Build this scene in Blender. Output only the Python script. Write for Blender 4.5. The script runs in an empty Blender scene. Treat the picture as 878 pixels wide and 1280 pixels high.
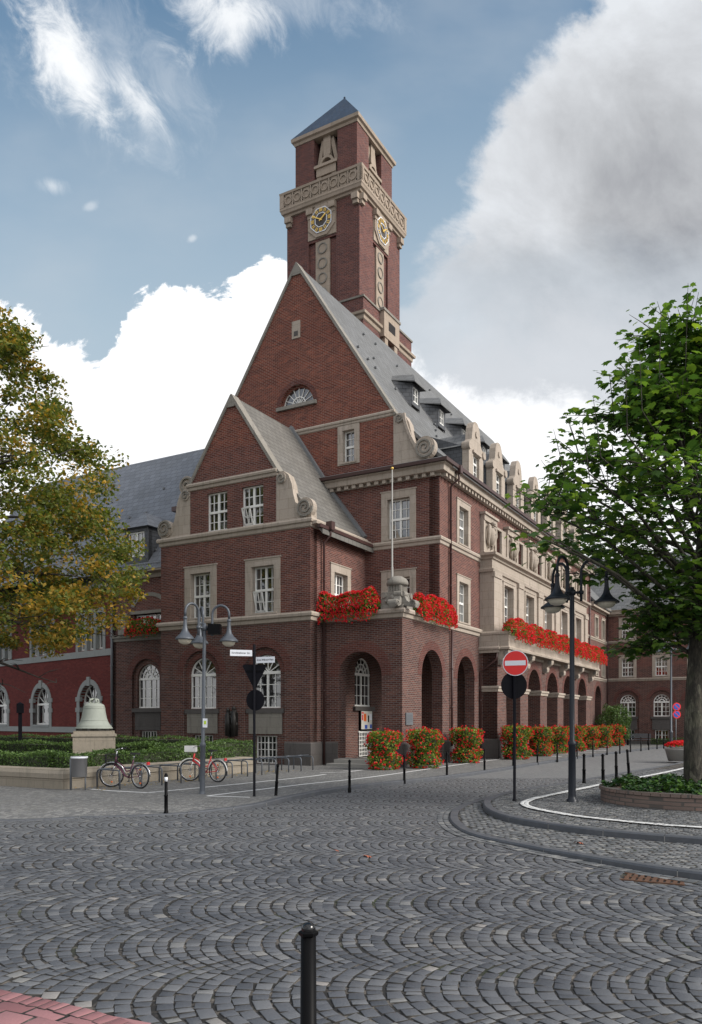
import bpy, bmesh, math, random
import numpy as np
from mathutils import Vector, Matrix
R=math.radians; PI=math.pi
random.seed(7); NR=np.random.RandomState(11)
scene=bpy.context.scene; COL=scene.collection
# ---------------------------------------------------------------- materials
MATS={}
class NT:
    def __init__(s,nt): s.nt=nt; s.n=nt.nodes; s.l=nt.links
    def add(s,t,**k):
        n=s.n.new(t)
        for a,b in k.items(): setattr(n,a,b)
        return n
    def put(s,sock,v):
        if hasattr(v,'is_output'): s.l.new(v,sock)
        elif v is not None:
            if isinstance(v,(tuple,list)) and len(v)==3 and sock.type=='RGBA': v=(*v,1)
            sock.default_value=v
    def math(s,op,a,b=None,c=None,clamp=False):
        n=s.add('ShaderNodeMath',operation=op,use_clamp=clamp); s.put(n.inputs[0],a)
        if b is not None: s.put(n.inputs[1],b)
        if c is not None: s.put(n.inputs[2],c)
        return n.outputs[0]
    def mix(s,f,a,b,bt='MIX'):
        n=s.add('ShaderNodeMix',data_type='RGBA',blend_type=bt); s.put(n.inputs[0],f); s.put(n.inputs[6],a); s.put(n.inputs[7],b); return n.outputs[2]
    def noise(s,vec,scale,detail=4,rough=.55,dist=0):
        n=s.add('ShaderNodeTexNoise'); s.put(n.inputs['Vector'],vec); n.inputs['Scale'].default_value=scale
        n.inputs['Detail'].default_value=detail; n.inputs['Roughness'].default_value=rough; n.inputs['Distortion'].default_value=dist
        return n.outputs['Fac']
    def ramp(s,f,stops,interp='LINEAR'):
        n=s.add('ShaderNodeValToRGB'); n.color_ramp.interpolation=interp; e=n.color_ramp.elements
        while len(e)<len(stops): e.new(.5)
        for x,(p,c) in zip(e,stops):
            x.position=p; x.color=(*c,1) if isinstance(c,(tuple,list)) else (c,c,c,1)
        s.put(n.inputs[0],f); return n.outputs[0]
    def xyz(s,v):
        n=s.add('ShaderNodeSeparateXYZ'); s.put(n.inputs[0],v); return n.outputs
    def comb(s,x,y,z):
        n=s.add('ShaderNodeCombineXYZ'); s.put(n.inputs[0],x); s.put(n.inputs[1],y); s.put(n.inputs[2],z); return n.outputs[0]
    def obj(s): return s.add('ShaderNodeTexCoord').outputs['Object']
    def pos(s): return s.add('ShaderNodeNewGeometry').outputs['Position']
    def island(s): return s.add('ShaderNodeNewGeometry').outputs['Random Per Island']
    def maprange(s,v,a,b,c=0.,d=1.,smooth=False):
        n=s.add('ShaderNodeMapRange'); n.clamp=True
        if smooth: n.interpolation_type='SMOOTHSTEP'
        for i,x in enumerate((v,a,b,c,d)): s.put(n.inputs[i],x)
        return n.outputs[0]
def mat(name):
    m=bpy.data.materials.new(name); m.use_nodes=True; t=NT(m.node_tree); b=m.node_tree.nodes['Principled BSDF']; MATS[name]=m
    return m,t,b
def finish(t,b,col=None,rough=None,bump=None,dist=.02,strength=.6,metal=None,spec=None):
    if col is not None: t.put(b.inputs['Base Color'],col)
    if rough is not None: t.put(b.inputs['Roughness'],rough)
    if metal is not None: b.inputs['Metallic'].default_value=metal
    if spec is not None: b.inputs['Specular IOR Level'].default_value=spec
    if bump is not None:
        n=t.add('ShaderNodeBump'); n.inputs['Strength'].default_value=strength; n.inputs['Distance'].default_value=dist
        t.put(n.inputs['Height'],bump); t.l.new(n.outputs[0],b.inputs['Normal'])
def brick_mat(name,c1,c2,mortar,msize=.011,bw=.25,rh=.077,rough=.9,stain=.55,dark=(.02,.015,.016)):
    m,t,b=mat(name); o=t.obj(); x,y,z=t.xyz(o)[:3]; v=t.comb(t.math('ADD',x,y),z,0.)
    n=t.add('ShaderNodeTexBrick'); t.put(n.inputs['Vector'],v); n.inputs['Scale'].default_value=1
    for k,val in (('Mortar Size',msize),('Mortar Smooth',.3),('Bias',-.1),('Brick Width',bw),('Row Height',rh)): n.inputs[k].default_value=val
    n.inputs['Color1'].default_value=(*c1,1); n.inputs['Color2'].default_value=(*c2,1); n.inputs['Mortar'].default_value=(*mortar,1)
    big=t.noise(o,.55,5,.65); c=t.mix(t.maprange(big,.35,.72,0,stain),n.outputs['Color'],t.mix(1.,n.outputs['Color'],(.62,.58,.62),'MULTIPLY'))
    mid=t.noise(t.comb(t.math('ADD',x,y),t.math('MULTIPLY',z,3.),0.),2.2,4,.7)
    c=t.mix(t.maprange(mid,.52,.75,0,.8),c,t.mix(1.,c,(1.35,1.22,1.15),'MULTIPLY'))
    c=t.mix(t.maprange(mid,.25,.46,.75,0.),c,t.mix(1.,c,(.60,.58,.66),'MULTIPLY'))
    pa=t.noise(t.comb(t.math('MULTIPLY',t.math('ADD',x,y),2.),t.math('MULTIPLY',z,7.),1.),1.5,3,.8); c=t.mix(t.maprange(pa,.66,.74,0,.7),c,(.27,.105,.06))
    if name=='brick':
        low=t.maprange(z,6.2,6.5,1,0); c=t.mix(low,c,t.mix(1.,c,(.74,.93,.98),'MULTIPLY'))   # purple-brown clinker below the first string course
        hi=t.maprange(z,13.9,14.1,0,1); c=t.mix(t.math('MULTIPLY',hi,t.maprange(mid,.3,.6,.3,1.)),c,t.mix(1.,c,(1.16,1.02,.90),'MULTIPLY')); c=t.mix(t.maprange(z,24.6,24.7,0,1),c,t.mix(1.,c,(.74,.86,1.02),'MULTIPLY'))
        midz=t.math('MULTIPLY',t.maprange(z,6.4,6.6,0,1),t.maprange(z,13.2,13.3,1,0)); c=t.mix(midz,c,t.mix(1.,c,(.90,.98,1.0),'MULTIPLY'))
    # efflorescence streaks
    st=t.noise(t.comb(t.math('MULTIPLY',t.math('ADD',x,y),1.4),t.math('MULTIPLY',z,.35),3.),1.3,5,.7)
    c=t.mix(t.maprange(st,.62,.82,0,.22),c,(.26,.24,.24))
    soot=t.noise(t.comb(t.math('ADD',x,y),t.math('MULTIPLY',z,.6),9.),.9,3,.6)
    c=t.mix(t.maprange(soot,.6,.85,0,.35),c,dark)
    finish(t,b,c,rough,bump=t.math('ADD',n.outputs['Fac'],t.math('MULTIPLY',t.noise(o,30,2),-.3)),dist=-.008,strength=.6,spec=.3)
    return m
brick=brick_mat('brick',(.105,.031,.023),(.205,.064,.043),(.25,.185,.16),.0105)
brick_dark=brick_mat('brick_ring',(.105,.033,.026),(.155,.05,.038),(.17,.12,.105))
brick_red=brick_mat('red_brick',(.118,.020,.017),(.155,.031,.025),(.12,.04,.034),.008,stain=.5)
brick_low=brick_mat('planter_brick',(.17,.13,.11),(.24,.17,.14),(.1,.09,.08),.012,.2,.085)
def stone_mat(name,c,dark=(.1,.09,.08),blocks=True,bw=.9,rh=.42,streak=.5):
    m,t,b=mat(name); o=t.obj(); x,y,z=t.xyz(o)[:3]; h=t.math('ADD',x,y); v=t.comb(h,z,0.)
    c2=tuple(k*.84 for k in c)
    col=t.mix(t.noise(o,1.1,5,.6),c,c2)
    if blocks:
        n=t.add('ShaderNodeTexBrick'); t.put(n.inputs['Vector'],v); n.inputs['Scale'].default_value=1
        for k,val in (('Mortar Size',.006),('Mortar Smooth',.2),('Bias',0),('Brick Width',bw),('Row Height',rh)): n.inputs[k].default_value=val
        n.inputs['Color1'].default_value=(1,1,1,1); n.inputs['Color2'].default_value=(.9,.9,.88,1); n.inputs['Mortar'].default_value=(.6,.57,.52,1)
        col=t.mix(1.,col,n.outputs['Color'],'MULTIPLY')
    s=t.noise(t.comb(t.math('MULTIPLY',h,3.),t.math('MULTIPLY',z,.5),0.),1.6,6,.7)
    col=t.mix(t.maprange(s,.52,.78,0,streak),col,dark)
    f=t.noise(o,14,5,.7); col=t.mix(t.maprange(f,.5,.8,0,.35),col,dark)
    finish(t,b,col,.88,bump=t.noise(o,22,4,.7),dist=.012,strength=.5,spec=.3); return m
stone=stone_mat('sandstone',(.44,.375,.315),(.12,.105,.09),streak=.7); stone_grey=stone_mat('grey_stone',(.27,.25,.22),streak=.8)
stone_tower=stone_mat('tower_stone',(.40,.325,.26),(.14,.115,.085),streak=.55)
stone_dark=stone_mat('dark_plinth_stone',(.11,.10,.095),(.03,.028,.028),bw=1.1,rh=.55)
stone_bed=stone_mat('bed_wall_stone',(.31,.27,.215),(.09,.085,.07),bw=1.2,rh=.3,streak=.6)
stone_cement=stone_mat('cement_trim',(.30,.31,.30),(.15,.155,.15),blocks=False,streak=.3)
def slate_mat(name,c,bw=.3,rh=.2,top=None):
    m,t,b=mat(name); o=t.obj(); x,y,z=t.xyz(o)[:3]
    g=t.add('ShaderNodeTexCoord').outputs['Normal']; nx=t.math('ABSOLUTE',t.xyz(g)[0]); ny=t.math('ABSOLUTE',t.xyz(g)[1])
    sel=t.math('GREATER_THAN',nx,ny); h=t.math('ADD',t.math('MULTIPLY',sel,y),t.math('MULTIPLY',t.math('SUBTRACT',1.,sel),x))
    n=t.add('ShaderNodeTexBrick'); t.put(n.inputs['Vector'],t.comb(h,z,0.)); n.inputs['Scale'].default_value=1
    for k,val in (('Mortar Size',.014),('Mortar Smooth',.5),('Bias',0),('Brick Width',bw),('Row Height',rh)): n.inputs[k].default_value=val
    c2=tuple(k*.78 for k in c); n.inputs['Color1'].default_value=(*c,1); n.inputs['Color2'].default_value=(*c2,1); n.inputs['Mortar'].default_value=(*[k*.36 for k in c],1)
    col=t.mix(t.maprange(t.noise(o,.5,5,.65),.35,.7,0,.8),n.outputs['Color'],t.mix(1.,n.outputs['Color'],(.78,.77,.74),'MULTIPLY'))
    col=t.mix(t.maprange(t.noise(o,2.6,5,.7),.55,.8,0,.3),col,(.19,.175,.15))
    saw=t.math('FRACT',t.math('DIVIDE',z,rh))
    finish(t,b,col,.62,bump=t.math('ADD',t.math('MULTIPLY',saw,-1.),n.outputs['Fac']),dist=-.018,strength=.6,spec=.45); return m
slate=slate_mat('slate',(.165,.168,.170),.4,.27); slate_warm=slate_mat('slate_warm',(.170,.162,.148),.36,.25); slate_blue=slate_mat('slate_blue',(.175,.188,.215),.42,.3)
slate_dark=slate_mat('slate_dark',(.085,.09,.1)); slate_cap=slate_mat('slate_cap',(.030,.055,.10),rh=.3)
def plain(name,c,rough=.6,metal=0.,var=.12,scale=8,bump=0.,spec=None,dark=None):
    m,t,b=mat(name); o=t.obj(); f=t.noise(o,scale,5,.65)
    col=t.mix(f,tuple(k*(1-var) for k in c),tuple(min(1,k*(1+var)) for k in c))
    if dark: col=t.mix(t.maprange(t.noise(o,scale*.5,5,.7),.52,.75,0,.6),col,dark)
    finish(t,b,col,rough,bump=f if bump else None,dist=bump or .01,metal=metal,spec=spec); return m
white=plain('white_paint',(.78,.77,.73),.45,var=.05); lead=plain('lead',(.16,.165,.17),.5,var=.2,scale=3)
gutter=plain('gutter_brown',(.055,.025,.022),.45); zinc=plain('zinc',(.13,.14,.15),.5,.2)
black=plain('black_paint',(.003,.003,.0035),.45,var=.3,spec=.09); blackmatte=plain('black_matt',(.005,.005,.008),.6,var=.15,spec=.12); blackgloss=plain('black_gloss',(.004,.004,.005),.16,var=.2,spec=.6)
ltgrey=plain('galvanised_grey',(.085,.095,.11),.45,.3,var=.15,scale=20); dkmetal=plain('dark_metal_paint',(.014,.017,.024),.42,.1,var=.2,spec=.35)
dark_void=plain('dark_interior',(.012,.01,.01),.9); gold=plain('gold',(.75,.5,.12),.35,.4); clockface=plain('clock_face',(.045,.035,.03),.6)
clockring=plain('clock_ring',(.15,.125,.10),.7,var=.2); patina=plain('bronze_patina',(.275,.295,.255),.75,var=.3,scale=4,bump=.006,dark=(.13,.15,.12)); bronze=plain('dark_bronze',(.03,.027,.024),.45,.4,var=.4,bump=.02)
redpaint=plain('red_paint',(.62,.03,.035),.35,var=.05); redsign=plain('red_sign',(.72,.022,.018),.4,var=.04); whitesign=plain('white_sign',(.72,.74,.78),.4,var=.03)
bluesign=plain('blue_sign',(.03,.09,.42),.4); greensign=plain('yellowgreen_sticker',(.45,.6,.05),.5)
rubber=plain('rubber',(.012,.012,.012),.7); chrome=plain('chrome',(.55,.56,.58),.25,.9); reflector=plain('reflector',(.7,.13,.02),.3)
basketw=plain('basket_plastic',(.6,.6,.58),.5); binmetal=plain('bin_metal',(.20,.20,.205),.4,.5,var=.1); granite=plain('step_stone',(.27,.26,.24),.8,var=.15,bump=.003)
bark=plain('bark',(.075,.066,.052),.9,var=.75,scale=14,bump=.03,dark=(.018,.018,.014)); barkdark=plain('bark_dark',(.035,.03,.026),.9,var=.3,scale=9,bump=.02)
m,t,b=mat('plane_bark'); o=t.obj(); x,y,z=t.xyz(o)[:3]
v_=t.add('ShaderNodeTexVoronoi',feature='F1'); t.put(v_.inputs['Vector'],t.comb(x,y,t.math('MULTIPLY',z,.55))); v_.inputs['Scale'].default_value=7.; v_.inputs['Randomness'].default_value=1.
fi=t.noise(t.comb(x,y,t.math('MULTIPLY',z,.22)),26,6,.75); col=t.ramp(t.xyz(v_.outputs['Color'])[0],[(0,(.045,.040,.030)),(.5,(.075,.065,.048)),(.85,(.11,.10,.075)),(1,(.19,.18,.13))])
col=t.mix(t.maprange(fi,.42,.6,.85,0),col,(.016,.014,.011)); col=t.mix(t.maprange(t.noise(o,3.,4,.6),.5,.75,0,.5),col,(.05,.06,.03)); finish(t,b,col,.9,bump=fi,dist=.03,strength=1.); plane_bark=m
concrete=plain('concrete',(.3,.29,.27),.85,var=.15,scale=4,dark=(.15,.14,.12)); linewhite=plain('marking',(.62,.62,.61),.75,var=.18,scale=5,dark=(.3,.3,.3))
poster=plain('poster_paper',(.6,.58,.52),.6); leafred=plain('fallen_leaf',(.35,.10,.05),.8)
kerbstone=plain('kerb_stone',(.075,.08,.09),.55,var=.35,scale=5,bump=.004,dark=(.12,.12,.12)); kerbjoint=plain('kerb_joint',(.33,.32,.3),.9)
soil=plain('soil',(.03,.035,.018),.95,var=.4,scale=3,bump=.02); rust=plain('drain_iron',(.12,.06,.035),.7,.3,var=.4)
bulbglass=plain('lamp_bowl',(.55,.5,.4),.25,var=.05)
# glass
m,t,b=mat('glass'); o=t.obj(); rnd=t.add('ShaderNodeObjectInfo').outputs['Random']; x,y,z=t.xyz(o)[:3]
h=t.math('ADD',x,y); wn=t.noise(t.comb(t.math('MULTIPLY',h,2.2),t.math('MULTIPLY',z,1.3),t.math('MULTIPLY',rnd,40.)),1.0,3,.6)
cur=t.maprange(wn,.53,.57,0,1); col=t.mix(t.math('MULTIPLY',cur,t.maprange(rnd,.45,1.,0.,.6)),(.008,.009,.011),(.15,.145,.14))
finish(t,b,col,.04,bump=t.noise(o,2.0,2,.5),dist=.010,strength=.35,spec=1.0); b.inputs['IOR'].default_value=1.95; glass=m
# leaves
def leaf_mat(name,stops,trans=.35,rough=.5):
    m,t,b=mat(name); r=t.island(); col=t.ramp(r,stops); t.put(b.inputs['Base Color'],col); b.inputs['Roughness'].default_value=rough
    b.inputs['Specular IOR Level'].default_value=.35
    tr=t.add('ShaderNodeBsdfTranslucent'); t.put(tr.inputs[0],t.mix(1.,col,(1.5,1.6,.7),'MULTIPLY'))
    mx=t.add('ShaderNodeMixShader'); mx.inputs[0].default_value=trans; t.l.new(b.outputs[0],mx.inputs[1]); t.l.new(tr.outputs[0],mx.inputs[2])
    t.l.new(mx.outputs[0],m.node_tree.nodes['Material Output'].inputs[0]); return m
leaf_plane=leaf_mat('plane_leaf',[(0,(.034,.075,.022)),(.4,(.060,.12,.030)),(.8,(.11,.19,.040)),(.93,(.17,.27,.05)),(1,(.27,.36,.06))],.42,.36)
leaf_olive=leaf_mat('lime_leaf',[(0,(.055,.080,.020)),(.45,(.115,.145,.032)),(.78,(.17,.182,.038)),(1,(.26,.18,.045))],.35,.6)
leaf_orange=leaf_mat('autumn_leaf',[(0,(.19,.16,.03)),(.5,(.33,.21,.035)),(1,(.44,.25,.04))],.35,.6)
leaf_hedge=leaf_mat('hedge_leaf',[(0,(.03,.06,.015)),(.5,(.065,.12,.028)),(1,(.12,.19,.045))],.2,.5)
leaf_ger=leaf_mat('geranium_leaf',[(0,(.06,.10,.012)),(.5,(.13,.19,.02)),(1,(.24,.29,.035))],.25,.6)
leaf_ivy=leaf_mat('ivy_leaf',[(0,(.015,.04,.012)),(.5,(.03,.075,.02)),(1,(.08,.15,.03))],.1,.35)
petal=leaf_mat('red_petal',[(0,(.46,.006,.010)),(.6,(.66,.011,.016)),(1,(.82,.04,.07))],.25,.6)
# cobbles
m,t,b=mat('cobble'); r=t.island(); p=t.pos()
col=t.ramp(r,[(0,(.058,.062,.071)),(.3,(.080,.084,.094)),(.75,(.106,.110,.120)),(.955,(.142,.144,.150)),(.988,(.20,.195,.185)),(1,(.25,.23,.215))])
f=t.noise(p,45,4,.7); col=t.mix(t.maprange(f,.35,.75,0,.6),col,t.mix(1.,col,(1.5,1.48,1.42),'MULTIPLY'))
big=t.noise(p,.35,4,.6); col=t.mix(t.maprange(big,.35,.65,0,.65),col,t.mix(1.,col,(.66,.69,.74),'MULTIPLY')); bg2=t.noise(p,.8,5,.7); col=t.mix(t.maprange(bg2,.52,.72,0,.4),col,(.17,.165,.155))
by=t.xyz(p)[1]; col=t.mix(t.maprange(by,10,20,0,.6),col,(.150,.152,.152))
finish(t,b,col,t.maprange(f,.3,.7,.42,.68),bump=f,dist=.006,strength=.7,spec=.5); cobble=m
m,t,b=mat('cobble_small'); r=t.island(); p=t.pos()
col=t.ramp(r,[(0,(.07,.075,.08)),(.5,(.115,.12,.125)),(.9,(.17,.17,.17)),(1,(.24,.235,.22))]); f=t.noise(p,45,4,.7)
finish(t,b,col,.7,bump=f,dist=.005,strength=.6); cobble_small=m
m,t,b=mat('joint_sand'); p=t.pos(); n1=t.noise(p,.9,5,.7); n2=t.noise(p,6,5,.75)
col=t.mix(t.maprange(n2,.50,.66),(.014,.013,.012),(.19,.165,.14)); col=t.mix(t.maprange(n1,.55,.68,0,.8),col,(.035,.05,.015)); finish(t,b,col,.95,bump=n2,dist=.01); joints=m
m,t,b=mat('far_paving'); p=t.pos(); x,y,z=t.xyz(p)[:3]
n=t.add('ShaderNodeTexBrick'); t.put(n.inputs['Vector'],t.mix(.06,p,t.add('ShaderNodeTexNoise').outputs['Color'])); n.inputs['Scale'].default_value=1
for k,val in (('Mortar Size',.012),('Mortar Smooth',.4),('Bias',0),('Brick Width',.15),('Row Height',.12)): n.inputs[k].default_value=val
n.inputs['Color1'].default_value=(.13,.131,.132,1); n.inputs['Color2'].default_value=(.20,.20,.196,1); n.inputs['Mortar'].default_value=(.10,.098,.094,1)
col=t.mix(t.maprange(t.noise(p,.6,5,.7),.3,.7,0,.5),n.outputs['Color'],(.135,.135,.137)); col=t.mix(t.maprange(t.noise(p,9,4,.7),.5,.75,0,.4),col,(.22,.215,.2))
finish(t,b,col,.8,bump=n.outputs['Fac'],dist=-.01,strength=.6); farpave=m
m,t,b=mat('sidewalk_paving'); p=t.pos()
vo=t.add('ShaderNodeTexVoronoi',feature='F1'); t.put(vo.inputs['Vector'],p); vo.inputs['Scale'].default_value=9.5; vo.inputs['Randomness'].default_value=.6
ve=t.add('ShaderNodeTexVoronoi',feature='DISTANCE_TO_EDGE'); t.put(ve.inputs['Vector'],p); ve.inputs['Scale'].default_value=9.5; ve.inputs['Randomness'].default_value=.6
c0=t.ramp(t.xyz(vo.outputs['Color'])[0],[(0,(.10,.10,.102)),(.5,(.15,.15,.15)),(1,(.235,.23,.22))])
e=t.maprange(ve.outputs['Distance'],.02,.12,1,0); col=t.mix(t.math('MULTIPLY',e,.7),c0,(.085,.082,.072))
col=t.mix(t.maprange(t.noise(p,.5,5,.7),.4,.7,0,.4),col,(.19,.185,.17)); finish(t,b,col,.82,bump=e,dist=-.01,strength=.6); sidewalkm=m
sett_side=plain('sett_side',(.032,.030,.027),.95,var=.5,scale=6,dark=(.10,.088,.072))
m,t,b=mat('clay_paver'); r=t.island(); p=t.pos(); col=t.ramp(r,[(0,(.20,.085,.09)),(.5,(.27,.12,.125)),(1,(.34,.165,.17))])
f=t.noise(p,60,4,.7); col=t.mix(t.maprange(f,.4,.8,0,.4),col,(.12,.07,.07)); finish(t,b,col,.8,bump=f,dist=.003); paver=m
# ---------------------------------------------------------------- mesh builder
def F_id(s,z,d): return (s,z,d)
def FR(y0): return lambda s,z,d: (s,y0+d,z)        # wall facing -y
def RT(x0): return lambda s,z,d: (x0-d,s,z)        # wall facing +x
def LT(x0): return lambda s,z,d: (x0+d,s,z)        # wall facing -x
def BK(y0): return lambda s,z,d: (s,y0-d,z)
class MB:
    def __init__(s): s.v=[]; s.f=[]; s.m=[]; s.mats=[]; s.cur=0; s.smooth=set()
    def mat(s,m):
        if m not in s.mats: s.mats.append(m)
        s.cur=s.mats.index(m); return s
    def poly(s,pts,smooth=False):
        b=len(s.v); s.v+= [tuple(p) for p in pts]; s.f.append(tuple(range(b,b+len(pts)))); s.m.append(s.cur)
    def faces(s,pts,fs,smooth=False):
        b=len(s.v); s.v+=[tuple(p) for p in pts]
        for f in fs:
            if smooth: s.smooth.add(len(s.f))
            s.f.append(tuple(b+i for i in f)); s.m.append(s.cur)
    def hexa(s,p): # 8 pts: bottom 4, top 4
        s.faces(p,[(0,3,2,1),(4,5,6,7),(0,1,5,4),(1,2,6,5),(2,3,7,6),(3,0,4,7)])
    def box(s,x0,x1,y0,y1,z0,z1,M=None):
        p=[(x0,y0,z0),(x1,y0,z0),(x1,y1,z0),(x0,y1,z0),(x0,y0,z1),(x1,y0,z1),(x1,y1,z1),(x0,y1,z1)]
        if M: p=[M@Vector(q) for q in p]
        s.hexa(p)
    def fbox(s,F,s0,s1,z0,z1,d0,d1):
        s.hexa([F(s0,z0,d0),F(s1,z0,d0),F(s1,z0,d1),F(s0,z0,d1),F(s0,z1,d0),F(s1,z1,d0),F(s1,z1,d1),F(s0,z1,d1)])
    def fbar(s,F,a,b,w,d0,d1):
        a=Vector(a);b=Vector(b);t=(b-a).normalized();n=Vector((-t.y,t.x))*w/2
        q=[a+n,a-n,b-n,b+n]; s.hexa([F(p.x,p.y,d0) for p in q]+[F(p.x,p.y,d1) for p in q])
    def fprism(s,F,pts,d0,d1):
        n=len(pts); P=[F(p[0],p[1],d0) for p in pts]+[F(p[0],p[1],d1) for p in pts]
        s.faces(P,[tuple(range(n)),tuple(range(2*n-1,n-1,-1))]+[(i,(i+1)%n,n+(i+1)%n,n+i) for i in range(n)])
    def tube(s,pts,r,n=8,caps=True,smooth=True):
        pts=[Vector(p) for p in pts]; rs=r if isinstance(r,(list,tuple)) else [r]*len(pts); P=[];ref=None
        for i,p in enumerate(pts):
            t=(pts[min(i+1,len(pts)-1)]-pts[max(i-1,0)])
            t=t.normalized() if t.length>1e-9 else Vector((0,0,1))
            if ref is None: ref=t.orthogonal().normalized()
            ref=(ref-t*ref.dot(t)); ref=ref.normalized() if ref.length>1e-6 else t.orthogonal().normalized(); w=t.cross(ref)
            for k in range(n): a=2*PI*k/n; P.append(p+(ref*math.cos(a)+w*math.sin(a))*rs[i])
        fs=[(i*n+k,i*n+(k+1)%n,(i+1)*n+(k+1)%n,(i+1)*n+k) for i in range(len(pts)-1) for k in range(n)]
        s.faces(P,fs,smooth)
        if caps:
            b=len(s.v)-len(P); s.f.append(tuple(b+k for k in range(n-1,-1,-1))); s.m.append(s.cur)
            s.f.append(tuple(b+(len(pts)-1)*n+k for k in range(n))); s.m.append(s.cur)
    def lathe(s,prof,n=20,c=(0,0,0),smooth=True,M=None):
        P=[]
        for r,z in prof:
            for k in range(n):
                a=2*PI*k/n; q=Vector((c[0]+r*math.cos(a),c[1]+r*math.sin(a),c[2]+z)); P.append(M@q if M else q)
        s.faces(P,[(i*n+k,i*n+(k+1)%n,(i+1)*n+(k+1)%n,(i+1)*n+k) for i in range(len(prof)-1) for k in range(n)],smooth)
    def ball(s,c,r,n=10,sz=1.):
        s.lathe([(max(1e-4,r*math.sin(PI*i/n)),-r*sz*math.cos(PI*i/n)) for i in range(n+1)],n*2,c)
    def torus(s,M,R0,r,n=28,k=8):
        P=[M@Vector(((R0+r*math.cos(2*PI*j/k))*math.cos(2*PI*i/n),(R0+r*math.cos(2*PI*j/k))*math.sin(2*PI*i/n),r*math.sin(2*PI*j/k))) for i in range(n) for j in range(k)]
        s.faces(P,[(i*k+j,((i+1)%n)*k+j,((i+1)%n)*k+(j+1)%k,i*k+(j+1)%k) for i in range(n) for j in range(k)],True)
    def mould(s,path,prof,closed=False,caps=True):
        # path 2D plan points, prof [(out,z)...]; outward is the right-hand side of travel
        n=len(path); offs=[]
        for i in range(n):
            a=path[i-1] if (i>0 or closed) else None; b=path[i]; c=path[(i+1)%n] if (i<n-1 or closed) else None
            ns=[]
            for p,q in ((a,b),(b,c)):
                if p is not None and q is not None:
                    dx,dy=q[0]-p[0],q[1]-p[1]; L=math.hypot(dx,dy); ns.append((dy/L,-dx/L))
            if len(ns)==2:
                mx,my=ns[0][0]+ns[1][0],ns[0][1]+ns[1][1]; L2=(mx*mx+my*my)/2; offs.append((mx/L2,my/L2))
            else: offs.append(ns[0])
        k=len(prof); P=[(path[i][0]+offs[i][0]*o,path[i][1]+offs[i][1]*o,z) for i in range(n) for o,z in prof]
        m=n if closed else n-1
        fs=[(i*k+j,((i+1)%n)*k+j,((i+1)%n)*k+(j+1)%k,i*k+(j+1)%k) for i in range(m) for j in range(k)]
        if not closed and caps: fs+=[tuple(range(k)),tuple((n-1)*k+j for j in range(k-1,-1,-1))]
        s.faces(P,fs)
    def build(s,name,parent=None,recalc=True,extra=None,kind=None):
        me=bpy.data.meshes.new(name); me.from_pydata(s.v,[],s.f)
        for m_ in s.mats: me.materials.append(m_)
        me.polygons.foreach_set('material_index',s.m)
        if s.smooth:
            sm=[i in s.smooth for i in range(len(s.f))]; me.polygons.foreach_set('use_smooth',sm)
        if recalc:
            bm=bmesh.new(); bm.from_mesh(me); bmesh.ops.recalc_face_normals(bm,faces=bm.faces); bm.to_mesh(me); bm.free()
        me.update(); o=bpy.data.objects.new(name,me); COL.objects.link(o)
        if parent: o.parent=parent
        if kind: o['kind']=kind
        return o
def tag(o,label,cat,group=None,kind=None):
    o['label']=label; o['category']=cat
    if group: o['group']=group
    if kind: o['kind']=kind
    return o
def empty(name,loc,rz,label=None,cat=None,group=None):
    o=bpy.data.objects.new(name,None); COL.objects.link(o); o.location=loc; o.rotation_euler=(0,0,rz); o.empty_display_size=.3
    if label: tag(o,label,cat,group)
    return o
def copy_tree(o,parent=None):
    c=o.copy(); COL.objects.link(c)
    if parent: c.parent=parent
    for ch in [x for x in CH(o)]: copy_tree(ch,c)
    return c
def CH(o): return [x for x in bpy.data.objects if x.parent==o]
def arch_pts(c,w,z0,zs,n=16,r=None):
    """closed loop of an arched opening: centre c, width w, bottom z0, springing zs"""
    h=w/2; pts=[(c-h,z0),(c+h,z0)]
    return pts+[(c+h*math.cos(PI*i/n),zs+h*math.sin(PI*i/n)) for i in range(n+1)]
def rect(a,b,c,d): return [(a,c),(b,c),(b,d),(a,d)]
def wall(mb,F,outer,holes,thick):
    """a wall slab with openings: face at d=0, back at d=thick"""
    loops=[outer]+list(holes); bm=bmesh.new(); vs=[];es=[]
    for lp in loops:
        vv=[bm.verts.new((p[0],p[1],0)) for p in lp]; vs.append(vv)
        for i in range(len(vv)): es.append(bm.edges.new((vv[i],vv[(i+1)%len(vv)])))
    bmesh.ops.triangle_fill(bm,use_beauty=True,use_dissolve=False,edges=es,normal=(0,0,1))
    bm.verts.index_update(); V=[(v.co.x,v.co.y) for v in bm.verts]; T=[tuple(v.index for v in f.verts) for f in bm.faces]; bm.free()
    n=len(V); fs=list(T)+[tuple(n+i for i in reversed(t)) for t in T]; b=0
    for lp in loops:
        k=len(lp)
        fs+=[(b+i,b+(i+1)%k,n+b+(i+1)%k,n+b+i) for i in range(k)]; b+=k
    mb.faces([F(p[0],p[1],0) for p in V]+[F(p[0],p[1],thick) for p in V],fs)
def arch_ring(mb,F,c,zs,r0,r1,d0=-.012,d1=.05,n=None,legs=0):
    n=n or int(PI*(r0+r1)/2/.083)
    for i in range(n):
        a0=PI*(i+.07)/n;a1=PI*(i+.93)/n
        q=[(c+r*math.cos(a),zs+r*math.sin(a)) for r,a in ((r0,a0),(r1,a0),(r1,a1),(r0,a1))]; mb.fprism(F,q,d0,d1)
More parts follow.
